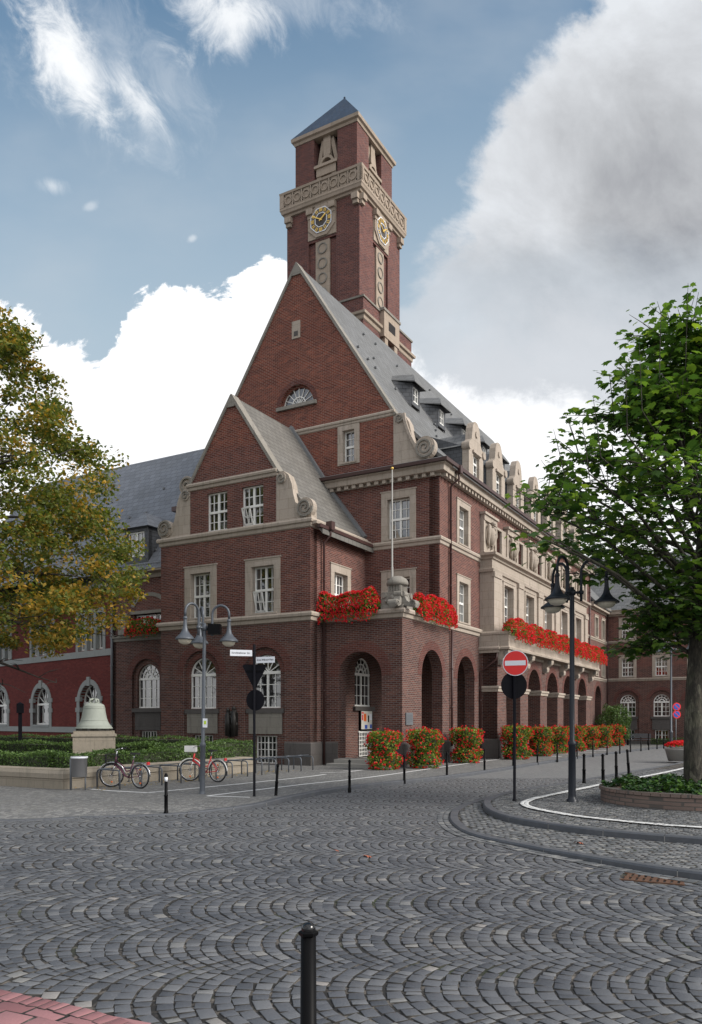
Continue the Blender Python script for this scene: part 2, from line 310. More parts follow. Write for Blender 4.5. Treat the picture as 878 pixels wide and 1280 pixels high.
def windw(parent,F,s0,s1,z0,z1,d=.22,cols=4,rows=(2,2),arch=False,sur=None,fr=.06,thick=.07,mid=.10,open_leaf=False,name='window',sur_mat=None):
    """casement window: frame + bars (mesh), pane and stone surround as sub-parts. z1 = top of rect, or springing if arch"""
    mb=MB().mat(white); w=s1-s0; c=(s0+s1)/2; d1=d+thick; mu=.028
    mb.fbox(F,s0,s0+fr,z0,z1,d,d1); mb.fbox(F,s1-fr,s1,z0,z1,d,d1); mb.fbox(F,s0,s1,z0-.002,z0+fr*1.2,d-.02,d1)
    if not arch: mb.fbox(F,s0+fr,s1-fr,z1-fr,z1,d,d1)
    H=z1-z0; tot=sum(rows)
    if mid: mb.fbox(F,c-mid/2,c+mid/2,z0+fr,z1-.02,d+.005,d1)
    z=z0
    for i,r in enumerate(rows):
        hh=H*r/tot
        if i>0 : mb.fbox(F,s0+fr,s1-fr,z-.05,z+.05,d-.015,d1)
        for j in range(1,r): mb.fbox(F,s0+fr,s1-fr,z+hh*j/r-mu/2,z+hh*j/r+mu/2,d+.02,d1-.01)
        z+=hh
    for j in range(1,cols):
        if cols%2==0 and j==cols//2 and mid: continue
        s=s0+w*j/cols; mb.fbox(F,s-mu/2,s+mu/2,z0+fr,z1-.03,d+.02,d1-.01)
    pts=rect(s0+.02,s1-.02,z0+.02,z1-.02)
    if arch:
        r=w/2; mb.fbox(F,s0,s1,z1-.06,z1+.06,d-.02,d1); n=14
        for i in range(n):
            a0=PI*i/n;a1=PI*(i+1)/n
            mb.fprism(F,[(c+q*math.cos(a),z1+q*math.sin(a)) for q,a in ((r-fr,a0),(r,a0),(r,a1),(r-fr,a1))],d,d1)
            if arch=='ring':
                mb.fprism(F,[(c+q*math.cos(a),z1+q*math.sin(a)) for q,a in ((r*.60,a0),(r*.66,a0),(r*.66,a1),(r*.60,a1))],d+.01,d1)
                mb.fprism(F,[(c+q*math.cos(a),z1+q*math.sin(a)) for q,a in ((r*.27,a0),(r*.37,a0),(r*.37,a1),(r*.27,a1))],d+.01,d1)
        for k in range(1,6):
            a=PI*k/6; r0=r*.35 if arch=='ring' else 0.02
            mb.fbar(F,(c+r0*math.cos(a),z1+r0*math.sin(a)),(c+(r-.03)*math.cos(a),z1+(r-.03)*math.sin(a)),mu*1.2,d+.02,d1-.01)
        pts=[(s0+.02,z0+.02),(s1-.02,z0+.02)]+[(c+(r-.02)*math.cos(PI*i/n),z1+(r-.02)*math.sin(PI*i/n)) for i in range(n+1)]
    o=mb.build(name,parent)
    g=MB().mat(glass)
    if open_leaf:
        g.fprism(F,pts,d1-.015,d1+.005)
        # lower left leaf tilted inwards at the top
        l=MB().mat(white); zz=z0+H*rows[0]/tot; P0=(s0+fr,z0+.09);P1=(c-mid/2,zz-.06); tl=.22
        G=lambda s,z_,dd: F(s,z_,dd-(.24*(z_-P0[1])/(P1[1]-P0[1])))
        l.fbox(G,P0[0],P0[0]+.05,P0[1],P1[1],d-.01,d+.04); l.fbox(G,P1[0]-.05,P1[0],P0[1],P1[1],d-.01,d+.04)
        l.fbox(G,P0[0],P1[0],P1[1]-.05,P1[1],d-.01,d+.04); l.fbox(G,P0[0],P1[0],P0[1],P0[1]+.06,d-.01,d+.04)
        l.fbox(G,(P0[0]+P1[0])/2-.015,(P0[0]+P1[0])/2+.015,P0[1],P1[1],d,d+.03); l.fbox(G,P0[0],P1[0],(P0[1]+P1[1])/2-.015,(P0[1]+P1[1])/2+.015,d,d+.03)
        l.build('casement',o)
    else: g.fprism(F,pts,d1-.015,d1+.005)
    g.build('pane',o)
    if sur:
        sw,zb,zt=sur; q=MB().mat(sur_mat or stone); k=d+.02
        q.fbox(F,s0-sw,s0+.001,zb,z1,-.045,k); q.fbox(F,s1-.001,s1+sw,zb,z1,-.045,k); q.fbox(F,s0-sw,s1+sw,z1-.001,zt,-.047,k)
        q.fbox(F,s0-sw-.05,s1+sw+.05,zt,zt+.05,-.075,.1)
        q.fbox(F,s0+.001,s1-.001,zb,z0,-.04,k); q.fbox(F,s0-sw*.5,s1+sw*.5,z0-.07,z0-.002,-.085,-.03)
        q.build('surround',o)
    return o
def scroll(mb,F,pts,d0,d1): mb.fprism(F,pts,d0,d1)
def spiral(mb,F,c,R0,turns,th,d0,d1,sgn=1,a0=0.,n=40):
    prev=None
    for i in range(n+1):
        f=i/n; r=R0*(1-.86*f); a=a0+sgn*turns*2*PI*f; p=(c[0]+r*math.cos(a),c[1]+r*math.sin(a))
        if prev: mb.fbar(F,prev,p,th*(1-.5*f),d0,d1)
        prev=p
def disc(mb,F,c,r,d0,d1,n=24): mb.fprism(F,[(c[0]+r*math.cos(2*PI*i/n),c[1]+r*math.sin(2*PI*i/n)) for i in range(n)],d0,d1)
# ================================================================= TOWN HALL (local frame: x along the gable front, y along the arcade side)
A0=-R(29.57); TH0=Vector((2.064,32.2,0))
def TW(x,y,z=0.): # local -> world
    c,s=math.cos(A0),math.sin(A0); return Vector((TH0.x+x*c-y*s,TH0.y+x*s+y*c,z))
th=empty('town_hall',TH0,A0,'dark brick town hall with steep slate gables, corner porch and tall clock tower','town hall')
F1=FR(-1.); F2=FR(3.8); F0=FR(0.); S0=RT(0.); S3=RT(-3.75)
def gbay(F,c,door=False,parent=th,w=1.55,dz=0.,gr=True):
    """ground floor bay set in an arched niche"""
    windw(parent,F,c-w/2,c+w/2,2.5+dz,4.03+dz,.26,4,(3,),arch=True,fr=.055)
    m=MB().mat(stone_dark); m.fbox(F,c-w/2-.22,c+w/2+.22,2.28+dz,2.48+dz,.02,.3); m.build('sill',parent)
    m=MB().mat(stone_grey if not door else stone_grey); m.fbox(F,c-w/2-.1,c+w/2+.1,1.38+dz,2.28+dz,.06,.2); m.build('apron',parent)
    z0=.45 if not door else .1
    if gr:
        windw(parent,F,c-.6,c+.6,z0,1.3+dz,.3,6,(4,) if door else (2,),fr=.04,mid=.05)
BAYH=lambda c,w=1.55,dz=0.: [arch_pts(c,w,2.5+dz,4.03+dz),rect(c-.6,c+.6,.45,1.3+dz)]
# --- gable wing front
m=MB().mat(brick)
out=[(-12,.0),(-3.75,0),(-3.75,10.2),(-5.48,10.2),(-5.48,12.65),(-7.85,16.15),(-10.22,12.65),(-10.22,10.2),(-12,10.2)]
up=[rect(-9.25,-8.1,10.42,12.15),rect(-7.3,-6.15,10.42,12.15)]
fw=[rect(-10.2,-9.02,6.6,8.62),rect(-6.76,-5.58,6.6,8.62)]
wall(m,F1,out,up+fw+[arch_pts(c,2.12,.02,4.06,20) for c in (-9.6,-6.1)],.12)
wall(m,lambda s,z,d:F1(s,z,d+.12),out,[rect(a-.0,b,c,d) for a,b,c,d in ((-9.25,-8.1,10.42,12.15),(-7.3,-6.15,10.42,12.15),(-10.2,-9.02,6.6,8.62),(-6.76,-5.58,6.6,8.62))]+BAYH(-9.6)+[arch_pts(-6.1,1.55,2.5,4.03),rect(-6.7,-5.5,.1,1.3)],.4)
wall(m,lambda s,z,d:(-12+d,s,z),[(-.478,0),(3,0),(3,10.2),(-.478,10.2)],[],.4)
m.build('gable_wing_wall',th)
m=MB().mat(brick_dark)
def one_arch(par,*a): m=MB().mat(brick_dark); arch_ring(m,*a); m.build('brick_arch',par)
for c in (-9.6,-6.1): one_arch(th,F1,c,4.06,1.06,1.44); one_arch(th,lambda s,z,d:F1(s,z,d+.12),c,4.03,.775,.98,-.01,.02)
gbay(F1,-9.6); gbay(F1,-6.1,True)
windw(th,F1,-9.25,-8.1,10.42,12.15,.12,4,(2,2)); windw(th,F1,-7.3,-6.15,10.42,12.15,.12,4,(2,2),open_leaf=True)
windw(th,F1,-10.2,-9.02,6.6,8.62,.24,4,(2,2),sur=(.33,6.5,8.92)); windw(th,F1,-6.76,-5.58,6.6,8.62,.24,4,(2,2),sur=(.33,6.5,8.92),open_leaf=True)
# gable wing side wall (also inner wall of the loggia)
m=MB().mat(brick)
wall(m,S3,[(-1+.002,0),(9.2,0),(9.2,6.2),(3.8,6.2),(3.8,10.2),(-1+.002,10.2)],[rect(.9,2.05,6.6,8.45),arch_pts(3.55,1.55,2.62,4.1)],.3)
m.build('gable_wing_wall',th)
windw(th,S3,.9,2.05,6.6,8.45,.2,4,(2,2),sur=(.3,6.5,8.78))
windw(th,S3,2.78,4.32,2.62,4.1,.08,4,(3,),arch='ring',fr=.06)
m=MB().mat(stone_dark); m.fbox(S3,2.6,4.5,2.42,2.6,-.14,.1); m.build('sill',th)
m=MB().mat(white)
for i in range(8): s=3.15+i*.155; m.fbox(S3,s-.02,s+.02,.3,1.44,-.05,-.02)
for i in range(7): z=.33+i*.18; m.fbox(S3,3.1,4.3,z-.018,z+.018,-.052,-.022)
m.fbox(S3,3.05,4.35,1.42,1.48,-.06,0); m.mat(dark_void); m.fbox(S3,3.1,4.3,.25,1.42,-.012,.01); m.build('grille_door',th)
nb=empty('notice_board',TW(-3.75,3.75,1.98),A0,'glazed notice board with pinned posters inside the corner porch','notice board')
m=MB().mat(black); m.box(.0,.09,-.62,.62,-.5,.5); m.build('case',nb)
m=MB().mat(poster); m.box(.091,.1,-.53,.53,-.42,.42); o_=m.build('poster',nb)
m=MB()
for cc,(a,b,c_,d_) in ((reflector,(-.3,-.05,-.05,.3)),(bluesign,(-.2,.05,-.4,-.22)),(redpaint,(-.48,-.36,.0,.25)),(blackmatte,(.1,.22,-.1,.22)),(whitesign,(.25,.5,.0,.3)),(redsign,(-.5,-.3,.3,.37)),(bluesign,(.3,.5,-.38,-.2))):
    m.mat(cc); m.box(.101,.104,a,b,c_,d_)
m.build('leaflet',nb)
# --- plinths
pr=lambda z0,z1,o:[(0,z0),(o,z0),(o,z1-.05),(o*.4,z1),(0,z1)]
for pth in ([(-12,2.0),(-12,-1),(-10.68,-1)],[(-8.52,-1),(-7.18,-1)],[(-5.02,-1),(-3.75,-1),(-3.75,0),(-3.0,0)],[(-.9,0),(0,0),(0,1.88)],[(0,4.12),(0,5.88)],[(0,8.12),(0,8.86),(.92,8.86),(.92,10.18)])+tuple([(.92,12.52+3.7*k),(.92,13.88+3.7*k)] for k in range(4))+([(.92,27.32),(.92,28.6),(0,28.6),(0,34.1)],[(0,36.3),(0,38.3)]):
    m=MB().mat(stone_dark); m.mould(pth,pr(0,1.05,.06)); m.build('plinth',th)
# --- corner porch
m=MB().mat(brick)
wall(m,F0,[(-3.75,0),(-.002,0),(-.002,6.2),(-3.75,6.2)],[arch_pts(-1.96,2.06,.01,3.8,22)],.62)
m.build('porch_wall',th)
one_arch(th,F0,-1.96,3.8,1.03,1.5)
for c in (3.0,7.0): one_arch(th,S0,c,3.92,1.12,1.5)
one_arch(th,S0,35.2,3.6,1.1,1.45)
side_w=[(6.65,1.15)]
m=MB().mat(brick)
holes=[arch_pts(c,2.24,.01,3.92,22) for c in (3.0,7.0)]+[arch_pts(35.2,2.2,.01,3.6,18)]
W1=[(6.05,7.2,6.62,8.5),(6.05,7.2,10.3,12.05),(30.0,31.0,6.9,8.8),(30.0,31.0,10.35,12.0),(34.1,35.1,8.5,10.0),(36.5,37.5,8.5,10.0),(34.1,35.1,5.5,7.1),(36.5,37.5,5.5,7.1)]
W2=[(11.35+3.7*k-.5,11.35+3.7*k+.5,10.45,12.0) for k in range(5)]
holes+=[rect(*w) for w in W1+W2]
wall(m,S0,[(.002,0),(8.86,0),(8.86,6.0),(28.6,6.0),(28.6,0),(38.4,0),(38.4,10.9),(32.2,10.9),(32.2,13.3),(3.8,13.3),(3.8,6.2),(.002,6.2)],holes,.5)
m.build('side_wall',th)
for i,w in enumerate(W1): windw(th,S0,*w,d=.2,cols=4,rows=(2,2),sur=(.28,w[2]-.07,w[3]+.28) if w[0]<32 else (.16,w[2]-.05,w[3]+.16))
for w in W2: windw(th,S0,*w,d=.25,cols=2,rows=(2,2))
# loggia inside: floor, back walls, ceiling
m=MB().mat(brick); m.box(-3.75,-.5,8.6,8.86,0,6.1); m.build('loggia_wall',th)
m=MB().mat(brick); m.box(-3.2,-2.9,8.9,38.0,0,5.9); m.box(-2.9,.5,28.3,28.6,0,5.9); m.box(-2.9,.3,8.87,9.0,0,5.9); m.build('loggia_wall',th)
m=MB().mat(granite); m.box(-3.7,-.02,.02,8.6,.02,.26); m.box(-2.9,.9,8.9,28.5,.02,.24); m.build('loggia_floor',th)
m=MB().mat(concrete); m.box(-3.74,-.5,.6,8.6,5.75,5.95); m.box(-2.9,.3,9.0,28.4,5.75,5.9); m.build('loggia_ceiling',th)
m=MB().mat(white); m.fbox(S0,7.55,7.95,.3,1.9,3.0,3.05); m.build('door_leaf',th)
m=MB().mat(granite); m.box(-3.0,-.9,-.95,-.02,.05,.20); m.box(-2.85,-.95,-.6,-.02,.2,.36); m.box(-3.0,-.9,-.02,.7,.2,.365); m.build('steps',th)
# --- string courses
lb=lambda z0,z1,o:[(0,z0),(o*.35,z0+.03),(o*.45,z0+(z1-z0)*.45),(o*.9,z0+(z1-z0)*.55),(o,z0+(z1-z0)*.8),(o*.8,z1),(0,z1)]
m=MB().mat(stone); m.mould([(-12,3),(-12,-1),(-3.75,-1),(-3.75,0),(0,0),(0,8.86)],lb(6.12,6.5,.17)); m.build('string_course',th)
m=MB().mat(stone); m.mould([(-12,3),(-12,-1),(-3.75,-1),(-3.75,3.8)],lb(10.02,10.4,.16)); m.mould([(-3.75,3.8),(0,3.8),(0,8.86)],lb(9.84,10.18,.14)); m.build('string_course',th)
m=MB().mat(stone); m.mould([(-10.35,-1),(-5.4,-1)],lb(12.38,12.7,.14)); m.build('string_course',th)
m=MB().mat(stone); m.mould([(-12.9,3.8),(-2.2,3.8)],lb(15.95,16.22,.12)); m.build('string_course',th)
m=MB().mat(stone); m.mould([(0,28.75),(0,38.4)],lb(8.15,8.4,.1)); m.mould([(0,28.75),(0,38.4)],lb(5.1,5.35,.1)); m.build('string_course',th)
m=MB().mat(stone_grey); m.box(-3.75,-.0,0.0,3.8,6.2,6.48); m.build('porch_roof',th)
# --- main gable front
m=MB().mat(brick); W=[(-2.6,-1.45,10.3,12.12),(-2.6,-1.45,6.75,8.5),(-4.97,-4.33,14.2,15.72)]
semi=[(-7.6+.98*math.cos(PI*i/20),17.5+.98*math.sin(PI*i/20)) for i in range(21)]
wall(m,F2,[(-15.2,6.2),(-.002,6.2),(-.002,13.3),(-2.3,13.3),(-2.3,16.1),(-7.6,24.25),(-12.9,16.1),(-12.9,13.3),(-15.2,13.3)],[rect(*w) for w in W]+[semi],.5)
m.build('gable_wall',th)
windw(th,F2,*W[0],d=.22,cols=4,rows=(2,2),sur=(.3,10.16,12.45)); windw(th,F2,*W[1],d=.22,cols=4,rows=(2,2),sur=(.3,6.5,8.82)); windw(th,F2,*W[2],d=.2,cols=2,rows=(2,2),mid=0,sur=(.27,14.08,15.98))
m=MB().mat(brick_dark); arch_ring(m,F2,-7.6,17.5,.98,1.2); m.build('brick_arch',th)
m=MB().mat(white)
for i in range(16):
    a0=PI*i/16;a1=PI*(i+1)/16
    for r0,r1 in ((.84,.9),(.36,.4)): m.fprism(F2,[(-7.6+q*math.cos(a),17.56+q*math.sin(a)) for q,a in ((r0,a0),(r1,a0),(r1,a1),(r0,a1))],.2,.27)
for k in range(1,8): a=PI*k/8; m.fbar(F2,(-7.6+.02*math.cos(a),17.56),(-7.6+.86*math.cos(a),17.56+.86*math.sin(a)),.03,.21,.26)
m.fbox(F2,-8.5,-6.7,17.5,17.57,.2,.27); o=m.build('semicircular_window',th)
g=MB().mat(glass); g.fprism(F2,[(-7.6+.89*math.cos(PI*i/20),17.55+.89*math.sin(PI*i/20)) for i in range(21)],.255,.275); g.build('pane',o)
m=MB().mat(brick); m.fprism(F2,[(-7.6+q*math.cos(PI*i/20),17.5+q*math.sin(PI*i/20)) for q,rg in ((1.0,range(21)),(.88,range(20,-1,-1))) for i in rg],.16,.4); m.build('window_reveal',th)
m=MB().mat(stone_grey); m.fbox(F2,-8.75,-6.42,17.32,17.49,-.14,.1); m.build('sill',th)
m=MB().mat(stone); m.fbox(F2,-7.86,-7.38,20.75,21.6,-.04,.1); m.mat(stone_dark); m.fbox(F2,-7.74,-7.5,20.86,21.1,-.05,0); m.build('date_stone',th)
# copings
m=MB().mat(stone_grey)
for s in (-1,1): m.fbar(F2,(-7.6+s*5.42,15.98),(-7.6-s*.02,24.42),.13,-.07,.42)
m.fprism(F2,[(-7.85,23.85),(-7.35,23.85),(-7.6,24.48)],-.075,.3)
m.build('coping',th)
m=MB().mat(stone_grey)
for s in (-1,1): m.fbar(F1,(-7.85+s*2.5,12.52),(-7.85-s*.02,16.3),.13,-.07,.42)
m.fprism(F1,[(-8.05,15.78),(-7.65,15.78),(-7.85,16.36)],-.075,.3)
m.build('coping',th)
# scrolls
def bigscroll(F,pts,vc,vr,sc,sr,sgn,y0=0,y1=.42):
    m=MB().mat(stone); m.fprism(F,pts,y0,y1); disc(m,F,vc,vr,y0-.06,y1-.2); disc(m,F,vc,vr*.82,y0-.09,y0); disc(m,F,sc,sr,y0-.05,y1-.2)
    m.mat(stone_grey); spiral(m,F,vc,vr*.93,2.2,.09,y0-.15,y0-.06,sgn); spiral(m,F,sc,sr*.9,1.6,.06,y0-.10,y0-.05,sgn); return m
pr_=[(-5.47,10.4),(-5.47,12.55),(-5.1,12.55),(-4.85,12.35),(-4.68,11.95),(-4.6,11.5),(-4.5,11.15),(-4.25,10.95),(-3.7,10.7),(-3.7,10.4)]
bigscroll(F1,pr_,(-3.98,10.84),.42,(-5.2,12.25),.24,-1).build('scroll_gable_shoulder',th)
mir=lambda p:[(-15.7-x,z) for x,z in p][::-1]
bigscroll(F1,mir(pr_),(-15.7+3.98,10.84),.42,(-15.7+5.2,12.25),.24,1).build('scroll_gable_shoulder',th)
m=MB().mat(stone); disc(m,F1,(-10.55,12.75),.42,.1,.4); m.mat(stone_grey); spiral(m,F1,(-10.55,12.75),.38,1.5,.08,.02,.15,1); m.build('scroll_gable_shoulder',th)
pm=[(-2.29,13.55),(-2.29,16.0),(-1.95,16.02),(-1.7,15.85),(-1.5,15.5),(-1.38,15.0),(-1.28,14.6),(-1.1,14.35),(-.9,14.2),(-.6,14.0),(-.5,13.55)]
bigscroll(F2,pm,(-.70,14.22),.5,(-1.98,15.78),.22,-1,0.,.45).build('scroll_gable_shoulder',th)
m=MB().mat(stone); prev=None
for i in range(15):
    f=i/14; p=(-1.8+.75*f**1.5+.05,15.95-1.9*f); 
    if prev: m.fbar(F2,prev,p,.13,-.1,.05)
    prev=p
m.build('scroll_band',th)
# --- eaves cornice with dentils
ev=lambda z:[(0,z-.42),(.06,z-.42),(.06,z-.3),(.34,z-.28),(.36,z-.05),(.46,z),(.46,z+.04),(0,z+.06)]
m=MB().mat(stone); m.mould([(-7.5,3.8),(0,3.8),(0,32.2),(-1.5,32.2)],ev(13.28))
for i in range(17): x=-.25-i*.4; m.box(x-.09,x+.09,3.8-.27,3.8-.05,12.99-.16,12.995)
for i in range(70): y=4.0+i*.4; m.box(.05,.27,y-.09,y+.09,12.99-.16,12.995)
m.build('eaves_cornice',th)
m=MB().mat(gutter); m.mould([(-7.5,3.8),(0,3.8),(0,32.2)],[(.44,13.33),(.58,13.33),(.60,13.47),(.5,13.47),(.44,13.4)]); m.build('gutter',th)
m=MB().mat(lead); m.faces([(-7.5,3.25,13.48),(.55,3.25,13.48),(.55,3.25,13.36),(-7.5,3.25,13.36),(-7.5,3.85,13.72),(-.0,3.85,13.72)],[(0,1,5,4),(0,3,2,1)]); m.build('lead_flashing',th)
m=MB().mat(stone); m.mould([(0,32.21),(0,38.3)],ev(10.9)); m.build('eaves_cornice',th); m=MB().mat(stone); m.mould([(-12.02,2.0),(-18.3,2.0)][::-1],[(0,9.4),(.1,9.4),(.14,9.6),(.5,9.65),(.52,9.8),(0,9.85)]); m.build('eaves_cornice',th)
# --- roofs
def roof_profile(mb,prof,y0,y1,th_=.12):
    n=len(prof); P=[(x,y,z) for y in (y0,y1) for x,z in prof]+[(x,y,z-th_/ .6) for y in (y0,y1) for x,z in prof]
    fs=[]
    for i in range(n-1): fs+=[(i,i+1,n+i+1,n+i),(2*n+i,3*n+i,3*n+i+1,2*n+i+1),(i,2*n+i,2*n+i+1,i+1),(n+i,n+i+1,3*n+i+1,3*n+i)]
    fs+=[(0,n,3*n,2*n),(n-1,3*n-1,4*n-1,2*n-1)]
    mb.faces(P,fs)
m=MB().mat(slate); roof_profile(m,[(.5,13.45),(-.3,14.1),(-2.32,16.1),(-7.6,24.42)],4.15,32.35)
roof_profile(m,[(-7.6,24.421),(-12.88,16.1),(-14.9,14.1),(-15.7,13.45)],4.15,32.35); rf=m.build('roof',th)
m=MB().mat(brick); wall(m,BK(32.2),[(-15.2,6.2),(-.5,6.2),(-.5,13.3),(-2.4,15.8),(-7.6,24.2),(-12.8,15.8),(-15.2,13.3)],[],.3); m.build('gable_wall',th)
m=MB().mat(slate); roof_profile(m,[(.45,11.0),(-7.0,18.5)],32.36,46.0); m.build('roof',th)
m=MB().mat(slate_warm); roof_profile(m,[(-3.32,9.95),(-3.75,10.45),(-5.45,12.72),(-7.85,16.3)],-.72,3.79); roof_profile(m,[(-7.85,16.301),(-10.25,12.72),(-12.1,10.1)],-.72,3.79); m.build('roof',th)
m=MB().mat(lead)
for a,b in (((-3.7,10.52),(-5.45,12.82)),((-5.45,12.82),(-7.85,16.4))):
    m.fbar(F2,a,b,.14,-.22,.0)
m.build('lead_flashing',th)
m=MB().mat(gutter); m.mould([(-3.75,-.95),(-3.75,3.75)],[(.32,9.98),(.46,9.98),(.48,10.12),(.38,10.12)]); m.build('gutter',th)
m=MB().mat(stone); m.mould([(-3.75,-1.0),(-3.75,3.8)],[(0,10.1),(.3,10.15),(.32,10.25),(0,10.3)]); m.build('eaves_cornice',th)
# drainpipes
def pipe(pts,r,hop=None,mt=gutter,name='drainpipe'):
    m=MB().mat(mt); m.tube(pts,r,8)
    if hop: m.box(hop[0]-.14,hop[0]+.14,hop[1]-.14,hop[1]+.14,hop[2]-.15,hop[2]+.2)
    for i in range(1,len(pts)):
        a,b=Vector(pts[i-1]),Vector(pts[i])
        if (b-a).length>2:
            k=int((b-a).length/1.8)
            for j in range(1,k+1): q=a.lerp(b,j/(k+1)); m.tube([q-Vector((0,0,.03)),q+Vector((0,0,.03))],r*1.35,8)
    return m.build(name,th)
pipe([(-3.3,-.12,10.2),(-3.3,-.12,9.8),(-3.62,-.12,9.5),(-3.62,-.12,.1)],.05,(-3.3,-.12,10.15))
pipe([(.5,4.85,13.3),(.5,4.85,12.9),(.1,4.85,12.6),(.1,4.85,6.6)],.055,(.5,4.85,13.3)); pipe([(.1,5.0,6.1),(.1,5.0,.8)],.055)
pipe([(.95,8.75,5.3),(.9,8.75,5.0),(.25,8.75,4.5),(.08,8.75,4.4),(.08,8.75,.1)],.05); pipe([(.1,32.0,13.2),(.1,32.0,.3)],.055)
pipe([(.12,38.2,10.8),(.12,38.2,.3)],.05); 
# plaque, relief
m=MB().mat(zinc); m.fbox(S0,.28,.92,1.78,2.28,-.05,.02); m.mat(ltgrey)
for i in range(6): m.fbox(S0,.34,.86 if i<5 else .6,2.17-i*.06,2.185-i*.06,-.054,-.04)
m.build('plaque',th)
m=MB().mat(bronze); rr=random.Random(3)
m.fbox(F1,-8.12,-7.5,1.3,2.9-.6,-.04,.01)
for i in range(34):
    x=-7.82+rr.uniform(-.26,.26); z=rr.uniform(1.3,2.35); m.lathe([(.001,-.13),(.07,-.08),(.09,0),(.07,.08),(.001,.13)],8,(x,-1.05,z))
for (x,z) in ((-7.98,2.42),(-7.66,2.5)): m.lathe([(.001,-.11),(.08,-.05),(.09,.03),(.001,.12)],10,(x,-1.1,z)); m.tube([(x,-1.1,z-.05),(x+.02,-1.12,z-.5),(x,-1.08,1.3)],[.07,.13,.15],8)
m.build('relief_sculpture',th)
# --- arcade block with balcony
SA=RT(.92); m=MB().mat(brick)
wall(m,SA,[(8.86,0),(28.6,0),(28.6,5.5),(8.86,5.5)],[arch_pts(11.35+3.7*k,2.34,.01,3.66,20) for k in range(5)],.75)
m.box(0,.918,8.86,9.3,0,5.5); m.box(0,.9,28.2,28.599,0,5.5)
m.build('arcade_wall',th)
for k in range(5): one_arch(th,SA,11.35+3.7*k,3.66,1.17,1.5)
m=MB().mat(stone); im=[(0,3.38),(.05,3.4),(.06,3.52),(.11,3.56),(.11,3.66),(0,3.68)]
for pth in [[(0,8.86),(.92,8.86),(.92,10.18),(.3,10.18)],[(.3,27.32),(.92,27.32),(.92,28.6),(0,28.6)]]+[[(.3,a),(.92,a),(.92,a+1.36),(.3,a+1.36)] for a in (12.52,16.22,19.92,23.62)]:
    m=MB().mat(stone); m.mould(pth,im); m.build('impost',th)
m=MB().mat(stone); m.box(.0,1.0,8.74,28.7,5.32,6.36); m.box(1.0,1.5,8.84,28.7,5.62,6.28)
m.mould([(0,8.74),(1.0,8.74),(1.0,8.84),(1.5,8.84),(1.5,28.7),(0,28.7)],[(0,5.46),(.05,5.47),(.07,5.56),(.02,5.62),(0,5.64)])
m.mould([(0,8.74),(1.0,8.74),(1.0,8.84),(1.5,8.84),(1.5,28.7),(0,28.7)],[(0,6.2),(.05,6.22),(.06,6.3),(0,6.38)])
m.box(.92,1.5,8.86,28.6,5.46,5.62); bal=m.build('balcony',th)
def bracket(y,w=.46):
    m=MB().mat(stone); pr2=[(.92,4.72),(1.05,4.7),(1.16,4.78),(1.2,4.92),(1.18,5.05),(1.3,5.12),(1.42,5.2),(1.46,5.34),(1.46,5.46),(.92,5.46)]
    n=len(pr2); m.faces([(x,y-w/2,z) for x,z in pr2]+[(x,y+w/2,z) for x,z in pr2],[tuple(range(n)),tuple(range(2*n-1,n-1,-1))]+[(i,(i+1)%n,n+(i+1)%n,n+i) for i in range(n)])
    m.mat(stone_grey); G=lambda s,z,d:(s,y-w/2-d,z); disc(m,G,(1.08,4.86),.13,-.03,.04,14); disc(m,G,(1.34,5.3),.12,-.03,.04,14)
    return m.build('bracket',bal)
for y in (9.15,13.2,16.9,20.6,24.3,28.2): bracket(y)
# first floor stone risalit
SR=RT(.65); WR=[(11.35+3.7*k-.75,11.35+3.7*k+.75,7.0,8.95) for k in range(5)]
m=MB().mat(stone); wall(m,SR,[(8.86,6.3),(28.6,6.3),(28.6,10.05),(8.86,10.05)],[rect(*w) for w in WR],.6); m.box(0,.6,8.862,9.0,6.3,10.05)
m.mould([(0,8.86),(.65,8.86),(.65,28.6),(0,28.6)],[(0,9.98),(.08,10.0),(.1,10.1),(.26,10.16),(.28,10.28),(0,10.34)])
m.mould([(0,8.86),(.65,8.86),(.65,28.6),(0,28.6)],[(0,9.34),(.09,9.36),(.12,9.5),(0,9.54)])
for k in range(6):
    c=9.5+3.7*k; a,b=c-.42,c+.42
    if k==0: a=8.87
    if k==5: b=28.59;a=27.8
    m.fbox(SR,a,b,6.3,9.36,-.1,.02); m.fbox(SR,a-.05,b+.05,9.1,9.35,-.15,.01)
m.build('stone_risalit',th)
for w in WR: windw(th,SR,*w,d=.3,cols=4,rows=(2,2),sur=(.16,6.98,9.1))
